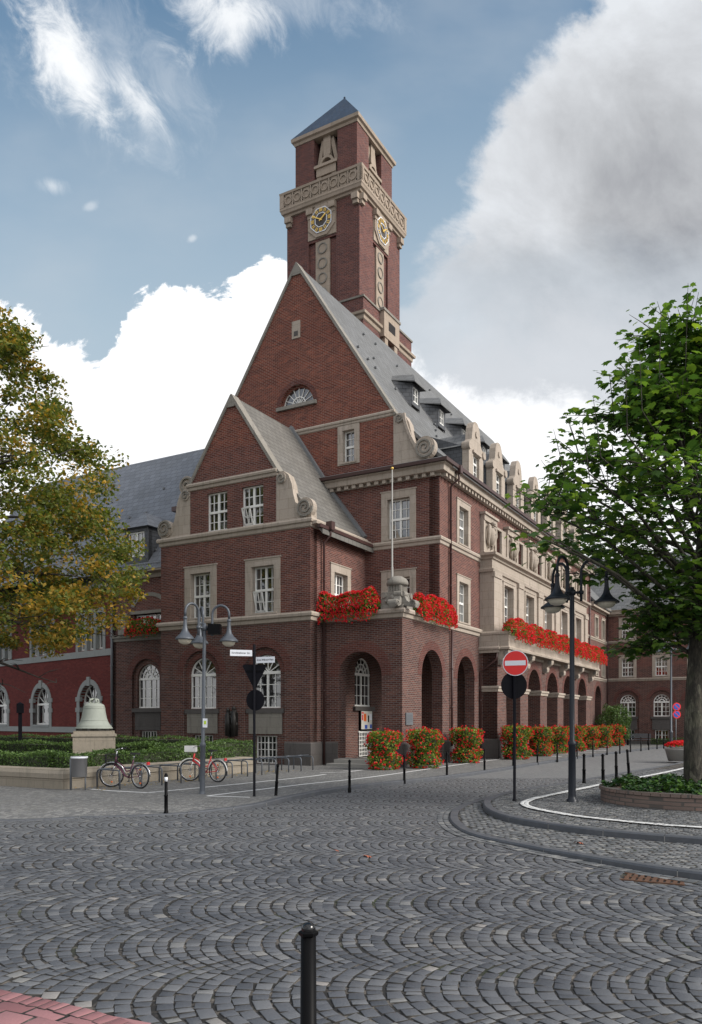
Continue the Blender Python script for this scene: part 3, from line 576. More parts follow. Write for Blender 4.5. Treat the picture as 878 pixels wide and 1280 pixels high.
# second floor stone facing with cartouches
ST=RT(.12); m=MB().mat(stone)
wall(m,ST,[(8.88,10.3),(28.6,10.3),(28.6,12.1),(8.88,12.1)],[rect(a-.0,b,10.46,11.98) for a,b,_,_ in W2],.115)
rr=random.Random(5)
for k in range(6):
    c=9.75+3.72*k if k else 9.85; hw=.95
    m.fbox(ST,c-hw,c+hw,12.0,12.28,-.12,.1); m.fbox(ST,c-hw-.08,c+hw+.08,12.28,12.4,-.2,.1)
    m.fbox(ST,c-hw,c-hw+.22,10.4,12.0,-.08,.02); m.fbox(ST,c+hw-.22,c+hw,10.4,12.0,-.08,.02)
    m.fbox(ST,c-.28,c+.28,10.9,11.6,-.1,.02)
m.build('stone_facing',th)
for k in range(6):
    c=9.75+3.72*k if k else 9.85; m=MB().mat(stone)
    m.lathe([(.001,-.5),(.2,-.4),(.3,-.1),(.3,.15),(.2,.38),(.001,.45)],12,(.2,c,11.35))
    m.lathe([(.001,-.12),(.14,-.05),(.14,.06),(.001,.14)],10,(.36,c,11.95))
    for sg in (-1,1): m.tube([(.2,c+sg*.2,11.9),(.32,c+sg*.42,11.75),(.3,c+sg*.5,11.4),(.22,c+sg*.38,11.0),(.2,c+sg*.2,10.7)],[.06,.1,.11,.08,.04],8)
    m.mat(stone_grey); m.lathe([(.001,-.2),(.12,-.1),(.16,.05),(.001,.2)],8,(.36,c,11.35)); m.build('cartouche',th)
# --- stone gabled dormers
for k in range(7):
    c=8.95+3.42*k; FD=RT(-.22)
    m=MB().mat(stone); half=[(1.0,13.42),(1.0,15.35),(1.12,15.4),(1.14,15.6),(1.0,15.72),(.78,15.78),(.62,15.95),(.58,16.2),(.5,16.55),(.34,16.8),(.15,16.92)]
    pts=[(c+a,z) for a,z in half]+[(c-a,z) for a,z in half[::-1]]
    wall(m,FD,pts,[rect(c-.42,c+.42,14.1,15.25)],.35)
    for sg in (-1,1): disc(m,FD,(c+sg*1.0,15.52),.2,-.08,.3,14)
    m.fbox(FD,c-1.05,c+1.05,13.42,13.62,-.06,.0); m.fbox(FD,c-.55,c+.55,13.95,14.06,-.1,.02); m.fbox(FD,c-.56,c+.56,15.28,15.4,-.1,.02); disc(m,FD,(c,16.3),.16,-.06,.02,12)
    dm=m.build('stone_dormer',th); m=MB().mat(slate_dark)
    m.faces([(-.5,c-.97,13.5),(-.5,c-.97,15.5),(-2.6,c-.97,16.4),(-2.6,c-.97,15.4),(-.5,c+.97,13.5),(-.5,c+.97,15.5),(-2.6,c+.97,16.4),(-2.6,c+.97,15.4)],[(0,1,2,3),(4,7,6,5)]) ; m.build('cheek',dm)
    m=MB().mat(slate); m.faces([(-.42,c-1.1,15.5),(-.42,c,16.45),(-.42,c+1.1,15.5),(-2.9,c-1.1,15.5),(-2.9,c,16.45),(-2.9,c+1.1,15.5)],[(0,1,4,3),(1,2,5,4),(0,2,1)]); m.build('dormer_roof',dm)
    windw(dm,FD,c-.42,c+.42,14.1,15.25,d=.14,cols=2,rows=(2,1),fr=.045,mid=.06)
# small slate dormers high on the roof
for k in range(5):
    c=9.1+3.45*k; FD=RT(-3.62); m=MB().mat(slate_dark)
    m.fbox(FD,c-.5,c-.3,18.4,19.55,0,.1); m.fbox(FD,c+.3,c+.5,18.4,19.55,0,.1); m.fbox(FD,c-.3,c+.3,18.4,18.6,0,.1); m.fbox(FD,c-.3,c+.3,19.4,19.55,0,.1)
    for sg in (-1,1):
        y=c+sg*.5; m.poly([(-3.64,y,18.3),(-3.64,y,19.55),(-4.6,y,19.55),(-4.2,y,18.9)] if sg<0 else [(-3.64,y,18.3),(-4.2,y,18.9),(-4.6,y,19.55),(-3.64,y,19.55)])
        a=c+sg*.5; b=c+sg*1.0; m.poly([(-3.64,a,18.25),(-3.66,a,19.5),(-4.5,b,19.6),(-4.1,b,18.9)])
    dm=m.build('slate_dormer',th)
    m=MB().mat(slate); m.faces([(-3.35,c-.72,19.52),(-3.35,c+.72,19.52),(-4.7,c+.95,19.7),(-4.7,c-.95,19.7),(-3.75,c,20.15),(-5.0,c,20.35),(-3.35,c-.72,19.44),(-3.35,c+.72,19.44)],[(0,1,4),(1,2,5,4),(3,0,4,5),(6,7,1,0),(6,0,3),(7,2,1)]); m.build('dormer_roof',dm)
    windw(dm,FD,c-.3,c+.3,18.6,19.4,d=.03,cols=2,rows=(2,),fr=.05,mid=.05)
# roof hatches / pipes on slate
m=MB().mat(lead); rr=random.Random(9)
for i in range(26):
    y=rr.uniform(5,30); zz=rr.uniform(17,23.5); x=-2.3-(zz-16.1)/1.585; m.box(x-.02,x+.10,y-.05,y+.05,zz-.03,zz+.05)
m.build('snow_hook',th)
# flag pole and corner ornament
fp=empty('flagpole',TW(-.9,.9,6.48),A0,'thin white flagpole rising behind the stone corner ornament of the porch','flagpole')
m=MB().mat(concrete); m.tube([(0,0,0),(0,0,1.9),(0,0,1.91),(0,0,6.0)],[.05,.05,.038,.026],10); m.build('pole',fp)
m=MB().mat(gold); m.ball((0,0,6.04),.06); m.build('finial',fp)
m=MB().mat(stone_grey); C=(-.42,.42); m.box(C[0]-.52,C[0]+.47,C[1]-.47,C[1]+.52,6.48,6.66); m.box(C[0]-.4,C[0]+.38,C[1]-.38,C[1]+.4,6.66,7.2)
m.box(C[0]-.27,C[0]+.27,C[1]-.27,C[1]+.27,7.2,7.5); 
for i in range(5):
    q=-.24+.12*i; m.box(C[0]+q-.035,C[0]+q+.035,C[1]-.31,C[1]+.31,7.2,7.48); m.box(C[0]-.31,C[0]+.31,C[1]+q-.035,C[1]+q+.035,7.2,7.47)
m.lathe([(.30,-.03),(.44,.0),(.46,.07),(.43,.17),(.34,.28),(.2,.36),(.001,.39)],20,(C[0],C[1],7.5))
G1=lambda s_,z_,d_:(C[0]+s_,.03+d_,z_); G2=lambda s_,z_,d_:(-.03-d_,C[1]+s_,z_)
for G in (G1,G2):
    for q in (-1,1):
        pts=[(q*.25,6.66),(q*.98,6.5),(q*1.02,6.62),(q*.9,6.72),(q*.72,6.72),(q*.6,6.8),(q*.5,7.0),(q*.4,7.16),(q*.25,7.2)]
        m.fprism(G,pts,.0,.3); disc(m,G,(q*.88,6.66),.15,-.05,.33,14); disc(m,G,(q*.42,7.08),.12,-.05,.3,12); spiral(m,G,(q*.88,6.66),.13,1.6,.04,-.09,-.04,q)
    m.lathe([(.001,-.16),(.1,-.1),(.14,0),(.1,.1),(.001,.15)],10,G(0,6.95,-.02)); 
    for i in range(7): f=i/6-.5; m.ball(G(f*.62,6.83-.14*math.cos(f*PI),-.03),.062,5)
m.build('corner_ornament',th)
# --- clock tower
X0,X1,Y0,Y1=-14.2,-9.0,12.7,18.15; CXm,CYm=(X0+X1)/2,(Y0+Y1)/2
m=MB().mat(brick); m.box(X0+.14,X1-.14,Y0+.14,Y1-.14,8,33.9)
for F,a,b in ((FR(Y0),X0,X1),(RT(X1),Y0,Y1),(LT(X0),Y0,Y1),(BK(Y1),X0,X1)):
    c=(a+b)/2; e=.0 if F(0,0,0)[0]==0 else .002
    m.fbox(F,a+e,c-1.0,8,33.9,e,.5); m.fbox(F,c+1.0,b-e,8,33.9,e,.5); m.fbox(F,c-1.0,c+1.0,31.45,33.9,.001,.4)
tw=m.build('clock_tower',th)
CF=[('front',FR(Y0),CXm),('side',RT(X1),CYm)]
for nm,F,c in CF:
    m=MB().mat(stone_tower); m.fbox(F,c-.5,c+.5,26,31.6,.03,.3); m.build('medallion_strip',tw)
    for i in range(6):
        z=30.95-i*.92; m=MB().mat(stone_grey)
        for j in range(18):
            a0=2*PI*j/18;a1=2*PI*(j+1)/18; m.fprism(F,[(c+q*math.cos(a),z+q*math.sin(a)) for q,a in ((.27,a0),(.34,a0),(.34,a1),(.27,a1))],-.03,.06)
        m.mat(stone_tower); disc(m,F,(c,z),.26,.01,.06,18); m.build('medallion',tw)
    # clock
    zc=32.6; m=MB().mat(stone_tower); 
    o8=lambda r:[(c+r*math.cos(PI/8+PI*i/4),zc+r*math.sin(PI/8+PI*i/4)) for i in range(8)]
    m.fbox(F,c-1.0,c+1.0,zc-1.0,zc+1.15,-.06,.1); m.fprism(F,o8(1.04),-.14,-.05); ck=m.build('clock',tw)
    m=MB().mat(clockface); m.mat(clockring); m.fprism(F,o8(.80),-.17,-.13); m.mat(clockface); m.fprism(F,o8(.43),-.176,-.16); m.mat(whitesign)
    for i in range(8):
        a,b=o8(.78)[i],o8(.78)[(i+1)%8]; m.fbar(F,a,b,.055,-.185,-.165)
        a,b=o8(.44)[i],o8(.44)[(i+1)%8]; m.fbar(F,a,b,.045,-.185,-.165)
    m.mat(gold)
    for i in range(12):
        a=PI/2-i*PI/6; r0,r1=.50,.72; dx,dz=math.cos(a),math.sin(a)
        for off in ((-.045,.045) if i%3 else (-.07,0,.07)):
            m.fbar(F,(c+r0*dx-dz*off,zc+r0*dz+dx*off),(c+r1*dx-dz*off*1.25,zc+r1*dz+dx*off*1.25),.04,-.2,-.165)
    sx=1
    for ang,l,w in ((300,.72,.06),(52,.46,.085)):
        a=PI/2-R(ang); m.fbar(F,(c-.12*math.cos(a),zc-.12*math.sin(a)),(c+l*math.cos(a),zc+l*math.sin(a)),w,-.225,-.2)
    disc(m,F,(c,zc),.07,-.24,-.2,12); m.build('clock_dial',tw)
# pedestal of the tower
m=MB().mat(brick); e=.58; m.box(X0-e,X1+e,Y0-e,Y1+e,8,26.9)
ped=[(X0-e,Y1+e),(X0-e,Y0-e),(X1+e,Y0-e),(X1+e,Y1+e)]
m.mat(stone_tower); m.mould(ped,[(0,25.55),(.06,25.6),(.08,25.8),(.2,25.86),(.22,26.0),(0,26.06)],closed=True); m.mat(stone_grey); m.mould(ped,[(-.3,26.901),(.06,26.88),(.08,26.98),(-.3,27.05)],closed=True)
m.mat(stone_tower); F=RT(X1+e); m.fbox(F,CYm-1.2,CYm+.9,25.4,26.95,-.3,.0); m.fbox(F,CYm-1.0,CYm-.6,24.9,25.4,-.25,0); m.fbox(F,CYm+.3,CYm+.7,24.9,25.4,-.25,0)
m.mat(stone_grey); m.fbox(F,CYm-1.3,CYm+1.0,26.95,27.1,-.36,.0); m.mat(dark_void); m.fbox(F,CYm-.6,CYm+.3,25.95,26.5,-.31,-.2); m.build('tower_pedestal',tw)
# balustrade ring
e=.34; DZ=.27; rg=[(X0,Y1),(X0,Y0),(X1,Y0),(X1,Y1)]
m=MB().mat(stone_tower); m.box(X0-.1,X1+.1,Y0-.1,Y1+.1,33.63,34.15)
m.mould(rg,[(0,33.53),(.12,33.55),(.14,33.67),(.26,33.71),(.30,33.85),(e,33.91),(e,34.03),(0,34.10)],closed=True)
m.mould(rg,[(e-.22,34.05),(e-.06,34.05),(e-.06,34.87),(e-.22,34.87)],closed=True); m.mould(rg,[(e-.26,34.85),(e+.0,34.85),(e+.03,34.99),(e-.26,35.01)],closed=True)
for F,a,b in ((FR(Y0-e),X0-e,X1+e),(RT(X1+e),Y0-e,Y1+e)):
    for p in (a+.15,b-.15): m.fbox(F,p-.15,p+.15,34.05,34.95,-.0,.2)
    n=8
    for i in range(n):
        c=a+.3+(b-a-.6)*(i+.5)/n
        for j in range(14):
            a0=2*PI*j/14;a1=2*PI*(j+1)/14; m.fprism(F,[(c+q*math.cos(t_),34.45+q*math.sin(t_)) for q,t_ in ((.2,a0),(.27,a0),(.27,a1),(.2,a1))],.0,.1)
        if i: q=a+.3+(b-a-.6)*i/n; m.fbox(F,q-.04,q+.04,34.05,34.85,.01,.1)
    m.mat(stone_tower)
    for i in range(4):
        c=a+e+.2+(b-a-2*e-.4)*i/3; m.fbox(F,c-.22,c+.22,33.10,33.45,e-.32+.02,e+.2); m.fbox(F,c-.18,c+.18,32.87,33.10,e-.18,e+.2)
m.mat(dark_void)
for F,a,b in ((FR(Y0-e),X0-e,X1+e),(RT(X1+e),Y0-e,Y1+e)):
    for i in range(8):
        for j in (-.5,.5):
            c=a+.3+(b-a-.6)*(i+.5+j*.8)/8; m.fbox(F,c-.04,c+.04,34.11,34.21,.055,.1); m.fbox(F,c-.04,c+.04,34.71,34.81,.055,.1)
m.build('tower_balustrade',tw)
# belfry
i_=.38; a0,a1,b0,b1=X0+i_,X1-i_,Y0+i_,Y1-i_
m=MB().mat(brick); m.box(a0+.8,a1-.8,b0+.8,b1-.8,33.8,38.2)
for F,a,b in ((FR(b0),a0,a1),(RT(a1),b0,b1),(LT(a0),b0,b1),(BK(b1),a0,a1)):
    c=(a+b)/2; e=.0 if F(0,0,0)[0]==0 else .002
    m.fbox(F,a+e,c-.85,33.8,38.2,e,.85); m.fbox(F,c+.85,b-e,33.8,38.2,e,.85)
m.build('belfry_wall',tw)
for F,c in ((FR(b0),CXm),(RT(a1),CYm)):
    m=MB().mat(stone_tower); m.fbox(F,c-.7,c-.38,33.9,36.2,.1,.82); m.fbox(F,c+.38,c+.7,33.9,36.2,.1,.82); m.fbox(F,c-.7,c+.7,35.75,36.25,.05,.82); m.fbox(F,c-.82,c+.82,36.25,36.42,-.05,.82)
    m.fbox(F,c-.38,c+.38,33.9,35.3,.35,.82)
    for i in range(12):
        t0=PI*i/12;t1=PI*(i+1)/12; m.fprism(F,[(c+q*math.cos(t_),36.45+q*math.sin(t_)) for q,t_ in ((.36,t0),(.52,t0),(.52,t1),(.36,t1))],.1,.6)
    m.fprism(F,[(c-.78,36.42),(c-.55,36.42),(c-.2,37.9),(c-.42,38.1),(c-.6,37.3)],.25,.8); m.fprism(F,[(c+.78,36.42),(c+.55,36.42),(c+.2,37.9),(c+.42,38.1),(c+.6,37.3)],.25,.8)
    m.fbox(F,c-.25,c+.25,37.0,38.15,.15,.8); m.mat(dark_void); disc(m,F,(c,36.5),.3,.5,.62,16); m.fbox(F,c-.38,c+.38,35.3,35.75,.3,.82); m.build('belfry_aedicule',tw)
m=MB().mat(stone_tower); m.mould([(a0,b1),(a0,b0),(a1,b0),(a1,b1)],[(-.5,38.15),(.05,38.15),(.08,38.3),(.2,38.36),(.22,38.55),(-.5,38.6)],closed=True); m.build('tower_cornice',tw)
m=MB().mat(slate_cap); q=.21; P=[(a0-q,b0-q,38.56),(a1+q,b0-q,38.56),(a1+q,b1+q,38.56),(a0-q,b1+q,38.56),(CXm,CYm,42.0)]
m.faces(P,[(0,1,4),(1,2,4),(2,3,4),(3,0,4),(3,2,1,0)]); m.ball((CXm,CYm,42.0),.07); m.build('tower_roof',tw)
# --- recessed wing left of the gable wing
FW=FR(2.0); m=MB().mat(brick)
wall(m,FW,[(-18.3,0),(-12.0,0),(-12.0,9.5),(-18.3,9.5)],[arch_pts(-15.8,2.1,.02,4.15,18),rect(-16.7,-14.5,6.6,7.55)],.14)
wall(m,lambda s,z,d:FW(s,z,d+.14),[(-18.3,0),(-12.0,0),(-12.0,9.5),(-18.3,9.5)],BAYH(-15.8,1.55,.12)+[rect(-16.7,-14.5,6.6,7.55)],.35)
wall(m,LT(-18.3),[(2.0,0),(14,0),(14,9.5),(2.0,9.5)],[],.3)
m.build('recessed_wing_wall',th)
m=MB().mat(brick_dark); arch_ring(m,FW,-15.8,4.15,1.05,1.45); m.build('brick_arch',th)
FG=lambda s,z,d:FW(s,z,d); windw(th,FG,-16.58,-15.03,2.62,4.15,.28,4,(3,),arch='ring',fr=.06)
m=MB().mat(stone_dark); m.fbox(FW,-16.85,-14.75,2.4,2.6,-.0,.3); m.build('sill',th)
m=MB().mat(stone_dark); m.fbox(FW,-16.7,-14.9,1.45,2.4,.08,.2); m.build('apron',th)
windw(th,FG,-16.4,-15.2,.5,1.42,.3,6,(2,),fr=.04,mid=.05)
for a in (-16.65,-15.92,-15.19): windw(th,FW,a,a+.66,6.62,7.5,.16,2,(2,),fr=.05,mid=.04)
m=MB().mat(stone_grey); m.fbox(FW,-16.9,-14.3,7.55,7.72,-.06,.2)
for i in range(16):
    t0=PI*(.12+.76*i/16);t1=PI*(.12+.76*(i+1)/16); m.fprism(FW,[(-15.6+q*math.cos(t_),7.6+q*.75*math.sin(t_)) for q,t_ in ((1.15,t0),(1.4,t0),(1.4,t1),(1.15,t1))],-.03,.05)
m.mould([(-18.3,2),(-12,2)],lb(6.15,6.5,.16)); m.fbox(FW,-17.6,-16.95,6.5,7.5,-.25,.05); m.fbox(FW,-17.75,-16.9,7.4,7.6,-.3,.05); m.build('window_hood',th)
m=MB().mat(slate_blue)
P=[(-32,1.45,9.75),(-12.1,1.45,9.75),(-12.1,8.0,18.15),(-32,8.0,18.15),(-32,14.5,9.75),(-12.1,14.5,9.75)]
m.faces(P,[(0,1,2,3),(3,2,5,4),(0,3,4),(1,5,2)]); wr=m.build('wing_roof',th)
m=MB().mat(lead); rr=random.Random(4)
for i in range(24):
    x=rr.uniform(-26,-13); f=rr.uniform(.1,.95); m.box(x-.05,x+.05,1.45+6.55*f-.1,1.45+6.55*f+.02,9.75+8.4*f-.03,9.75+8.4*f+.07)
for i in range(34): x=-18.2+i*.18; m.box(x-.015,x+.015,1.62,1.66,9.95,10.1)
m.tube([(-18.3,1.64,10.08),(-12.1,1.64,10.08)],.015,6)
m.build('snow_hook',th)
FD=FR(1.8); m=MB().mat(slate_dark); m.fbox(FD,-17.15,-16.95,10.1,12.05,0,.3); m.fbox(FD,-15.75,-15.5,10.1,12.05,0,.3); m.fbox(FD,-16.95,-15.75,10.1,10.55,0,.3); m.fbox(FD,-16.95,-15.75,11.85,12.05,0,.3)
m.faces([(-15.5,1.85,10.2),(-15.5,1.85,12.05),(-15.5,3.4,12.05),(-17.15,1.85,10.2),(-17.15,1.85,12.05),(-17.15,3.4,12.05)],[(0,1,2),(3,5,4)]); dm=m.build('slate_dormer',th)
m=MB().mat(slate_blue); m.faces([(-17.35,1.6,12.05),(-15.3,1.6,12.05),(-15.3,3.9,12.05),(-17.35,3.9,12.05),(-16.32,2.5,13.0),(-16.32,4.3,13.0)],[(0,1,4),(1,2,5,4),(3,0,4,5),(0,3,2,1)]); m.build('dormer_roof',dm)
windw(dm,FD,-16.95,-15.75,10.55,11.85,.08,4,(2,),fr=.07,mid=.1)
m=MB().mat(slate_dark); m.box(-15.2,-14.3,3.6,4.6,12,13.15); m.mat(gutter); m.box(-15.35,-14.1,3.4,4.8,13.15,13.4); m.build('chimney',th)
pipe([(-18.2,1.9,9.6),(-18.2,1.9,.2)],.07,mt=zinc)
# ================================================================= RED BUILDING
rb=empty('office_building',(-12.88,43.,0),-R(42.5),'bright red rendered building with grey stone window surrounds behind the autumn tree','building')
FB=FR(0.); m=MB().mat(brick_red)
AC=(-2.35,-8.0,-13.65,-19.3,-24.95); TRP=(-2.2,-7.85,-13.5,-19.2,-24.8)
wall(m,FB,[(-28,0),(-.0,0),(-.0,9.4),(-28,9.4)],[arch_pts(c,2.1,1.72,2.95,16) for c in AC]+[rect(c-1.45,c+1.45,5.9,7.9) for c in TRP],.45)
wall(m,RT(0.),[(.451,0),(12,0),(12,9.4),(.451,9.4)],[],.3); m.build('wall',rb)
m=MB().mat(stone_cement); m.fbox(FB,-28,0,5.5,5.86,-.05,.01); m.fbox(FB,-28,0,1.28,1.6,-.06,.01); m.fbox(FB,-28,0,9.1,9.5,-.25,.1); m.build('band',rb)
for c in AC:
    windw(rb,FB,c-1.05,c+1.05,1.72,2.95,.26,3,(1,),arch=True,fr=.07,mid=0)
    m=MB().mat(stone_cement)
    for i in range(18):
        t0=PI*i/18;t1=PI*(i+1)/18; m.fprism(FB,[(c+q*math.cos(t_),2.95+q*math.sin(t_)) for q,t_ in ((1.05,t0),(1.33,t0),(1.33,t1),(1.05,t1))],-.05,.3)
    for s in (-1,1): a=c+s*1.19; m.fbox(FB,a-.14,a+.14,1.6,2.95,-.05,.3); m.fbox(FB,a-.24,a+.24,3.05,3.3,-.07,.1); m.fbox(FB,a-.24,a+.24,2.45,2.7,-.07,.1)
    m.fbox(FB,c-.16,c+.16,3.9,4.4,-.1,.2); m.fbox(FB,c-1.1,c+1.1,1.6,1.72,-.1,.2); m.build('surround',rb)
for c in TRP:
    m=MB().mat(stone_cement)
    for a in (-1.45,-.48,.48,1.45): m.fbox(FB,c+a-.13,c+a+.13,5.86,8.0,-.05,.3)
    m.fbox(FB,c-1.6,c+1.6,7.9,8.15,-.06,.3); m.fbox(FB,c-1.45,c+1.45,6.98,7.14,-.03,.3); m.build('surround',rb)
    for a in (-.97,0,.97):
        windw(rb,FB,c+a-.36,c+a+.36,5.92,6.98,.2,1,(1,),fr=.07,mid=0); windw(rb,FB,c+a-.36,c+a+.36,7.14,7.9,.2,3,(2,),fr=.05,mid=0)
m=MB().mat(slate_blue); m.faces([(-28,-.3,9.45),(.3,-.3,9.45),(-3.5,5,14.5),(-28,5,14.5),(.3,11,9.45),(-28,11,9.45)],[(0,1,2,3),(1,4,2),(3,2,4,5),(0,3,5)]); m.build('roof',rb)
# ================================================================= FAR BUILDING (closes the street)
fb=empty('brick_building',TW(0,38.4,0),A0,'brown brick building with white arched windows closing off the far end of the street','building')
FB=FR(0.); m=MB().mat(brick); cs=[1.65+2.58*i for i in range(7)]
hl=[];W=[]
for c in cs: hl+=[rect(c-.46,c+.46,5.55,7.0),rect(c-.46,c+.46,8.6,10.05),arch_pts(c,1.22,2.3,3.45),rect(c-.5,c+.5,.4,1.22)]
o_=[(.0,0),(20,0),(20,10.7),(.0,10.7)]
wall(m,FB,o_,[rect(c-.46,c+.46,5.55,7.0) for c in cs]+[rect(c-.46,c+.46,8.6,10.05) for c in cs]+[arch_pts(c,1.75,.3,3.5,16) for c in cs],.12)
wall(m,lambda s,z,d:(s,d+.12,z),o_,hl,.35); m.build('wall',fb)
for c in cs: one_arch(fb,FB,c,3.5,.875,1.15)
m=MB().mat(stone); m.mould([(0,0),(20,0)],lb(5.15,5.4,.12)); m.mould([(0,0),(20,0)],lb(8.25,8.45,.12)); m.mould([(0,0),(20,0)],ev(10.9)); m.build('band',fb)
for c in cs:
    windw(fb,FB,c-.46,c+.46,5.55,7.0,.16,4,(2,2),fr=.05,mid=.07,sur=(.23,5.42,7.25)); windw(fb,FB,c-.46,c+.46,8.6,10.05,.16,4,(2,2),fr=.05,mid=.07,sur=(.23,8.45,10.3))
    windw(fb,FB,c-.61,c+.61,2.3,3.45,.2,4,(3,),arch='ring',fr=.06); windw(fb,FB,c-.5,c+.5,.4,1.22,.24,4,(2,),fr=.05,mid=.08)
    m=MB().mat(stone_dark); m.fbox(FB,c-.8,c+.8,2.12,2.28,-.04,.3); m.fbox(FB,c-.7,c+.7,1.24,2.12,.05,.2); m.build('apron',fb)
m=MB().mat(stone_dark); m.fbox(FB,.02,20,0,.34,-.05,.02); m.build('plinth',fb)
m=MB().mat(slate); m.faces([(-2,-.45,10.95),(20.4,-.45,10.95),(20.4,6,16.5),(-8,6,16.5),(20.4,12,10.95),(-8,12,10.95)],[(0,1,2,3),(3,2,4,5),(1,4,2)]); m.build('roof',fb)
# ================================================================= GROUND
def crom(pts,step=.25):
    P=[Vector((*p,0)) for p in pts]; out=[]
    for i in range(len(P)-1):
        a,b,c,d=P[max(i-1,0)],P[i],P[i+1],P[min(i+2,len(P)-1)]; n=max(1,int((c-b).length/step))
        for j in range(n):
            t=j/n; q=.5*((2*b)+(c-a)*t+(2*a-5*b+4*c-d)*t*t+(3*b-a-3*c+d)*t**3); out.append((q.x,q.y))
    out.append((P[-1].x,P[-1].y)); return out
def offset(pl,d): # positive = to the right of travel
    o=[]
    for i,p in enumerate(pl):
        a=pl[max(i-1,0)];b=pl[min(i+1,len(pl)-1)]; dx,dy=b[0]-a[0],b[1]-a[1]; L=math.hypot(dx,dy) or 1; o.append((p[0]+dy/L*d,p[1]-dx/L*d))
    return o
def sheet(mb,pts,z): mb.poly([(p[0],p[1],z(p) if callable(z) else z) for p in pts])
def inpoly(X,Y,poly):
    P=np.array(poly); r=np.zeros(len(X),bool); j=len(P)-1
    for i in range(len(P)):
        xi,yi=P[i];xj,yj=P[j]; c=((yi>Y)!=(yj>Y)); 
        with np.errstate(divide='ignore',invalid='ignore'): c&=X<(xj-xi)*(Y-yi)/(yj-yi+1e-12)+xi
        r^=c; j=i
    return r
kerbL=crom([(-40,14.2),(-20,14.6),(-7.72,15.45),(-5.46,16.08),(-3.87,16.55),(-2.2,17.75),(-1.55,19.3),(-.55,21.6),(.66,23.45),(2.63,25.95),(4.69,29.05),(9.98,38.16),(14.56,45.6),(21.78,56.5),(27.2,65),(34,76)],.5)
outer=crom([(16,3.5),(10,5.9),(6,8.3),(4.28,9.73),(3.26,11.12),(2.5,12.5),(2.02,13.6),(1.90,14.8),(1.98,16.08),(2.28,17.53),(3.04,19.3),(4.68,21.75),(6.6,24.2)],.25)
inner=crom([(18,6.5),(10,9.6),(7,11.3),(5.45,12.4),(4.2,13.33),(3.5,14.2),(3.0,15.2),(2.83,16.3),(2.9,17.5),(3.2,18.8),(4.3,21.0),(6.7,24.1),(9.4,28.0),(12.5,32.2),(18,40.5),(24,50)],.25)
brickl=crom([(-6.5,7.2),(-4.2,6.6),(-2.67,5.85),(-1.91,5.47),(-1.33,5.10),(-.8,4.6),(-.3,3.9),(-.1,3.0)],.105)
def hk(p): # sidewalk kerb height: flush on the left, rising to a real step
    t=min(1,max(0,(p[0]+3.6)/1.9)); return .012+.10*t
def kerb(name,pl,side,w,hf,label_=None,every=4,joint=.012,zb=-.1):
    mb=MB(); ins=offset(pl,side*w); 
    for i in range(len(pl)-1):
        a,b,c,d=Vector(pl[i]),Vector(pl[i+1]),Vector(ins[i+1]),Vector(ins[i]); last=(i%every==every-1)
        if last: b=b.lerp(a,joint/max((b-a).length,.05)); c=c.lerp(d,joint/max((c-d).length,.05))
        h0,h1=hf(pl[i]),hf(pl[i+1]); e=.14; aa,bb=a.lerp(d,e),b.lerp(c,e); mb.mat(kerbstone)
        P=[(a.x,a.y,zb),(b.x,b.y,zb),(a.x,a.y,h0-.025),(b.x,b.y,h1-.025),(aa.x,aa.y,h0),(bb.x,bb.y,h1),(d.x,d.y,h0),(c.x,c.y,h1),(d.x,d.y,zb),(c.x,c.y,zb)]
        f=[(0,1,3,2),(2,3,5,4),(4,5,7,6),(6,7,9,8)]
        if last: f+=[(1,9,7,5,3)]
        if i%every==0: f+=[(0,2,4,6,8)]
        mb.faces(P,f)
        if last:
            b0,c0=Vector(pl[i+1]),Vector(ins[i+1]); q=.004; mb.mat(kerbjoint); bi=b0.lerp(c0,.02); bj=b.lerp(c,.02)
            hh=h1-.004; mb.hexa([(bj.x,bj.y,zb),(bi.x,bi.y,zb),(c0.x,c0.y,zb),(c.x,c.y,zb),(bj.x,bj.y,hh-.02),(bi.x,bi.y,hh-.02),(c0.x,c0.y,hh),(c.x,c.y,hh)])
    return mb.build(name,kind='structure',recalc=True)
kerb('kerb',kerbL,-1,.16,hk,every=2); kerb('kerb',outer,-1 if False else 1,.17,lambda p:.045+.06*max(0,min(1,(p[0]-2.2)/2.2))*(1 if p[1]<13 else 0)); kerb('kerb',inner,1,.17,lambda p:.135)
# far terrain and roads
m=MB().mat(farpave); m.faces([(-400,-200,-.03),(500,-200,-.03),(500,600,-.03),(-400,600,-.03)],[(0,1,2,3)]); m.build('ground',kind='structure')
m=MB().mat(farpave); NX0,NX1,NY0,NY1=-13.,15.,2.4,27.
for a,b,c,d in ((-60,60,-30,NY0),(-60,NX0,NY0,NY1),(NX1,60,NY0,NY1),(-60,60,NY1,110)): m.faces([(a,c,0),(b,c,0),(b,d,0),(a,d,0)],[(0,1,2,3)])
m.build('road',kind='structure')
m=MB().mat(joints); m.faces([(NX0,NY0,-.009),(NX1,NY0,-.009),(NX1,NY1,-.009),(NX0,NY1,-.009)],[(0,1,2,3)]); m.build('road_bedding',kind='structure')
kin=offset(kerbL,-.16); ki2=offset(kerbL,-1.3)
m=MB().mat(sidewalkm)
for i in range(len(kin)-1):
    a,b,c,d=kin[i],kin[i+1],ki2[i+1],ki2[i]; m.poly([(a[0],a[1],hk(a)-.004),(b[0],b[1],hk(b)-.004),(c[0],c[1],.08),(d[0],d[1],.08)])
bm=bmesh.new(); lp=[bm.verts.new((p[0],p[1],.08)) for p in ki2+[(34,120),(-60,120),(-60,15.5)]]
es=[bm.edges.new((lp[i],lp[(i+1)%len(lp)])) for i in range(len(lp))]; bmesh.ops.triangle_fill(bm,use_beauty=True,edges=es); bm.verts.index_update()
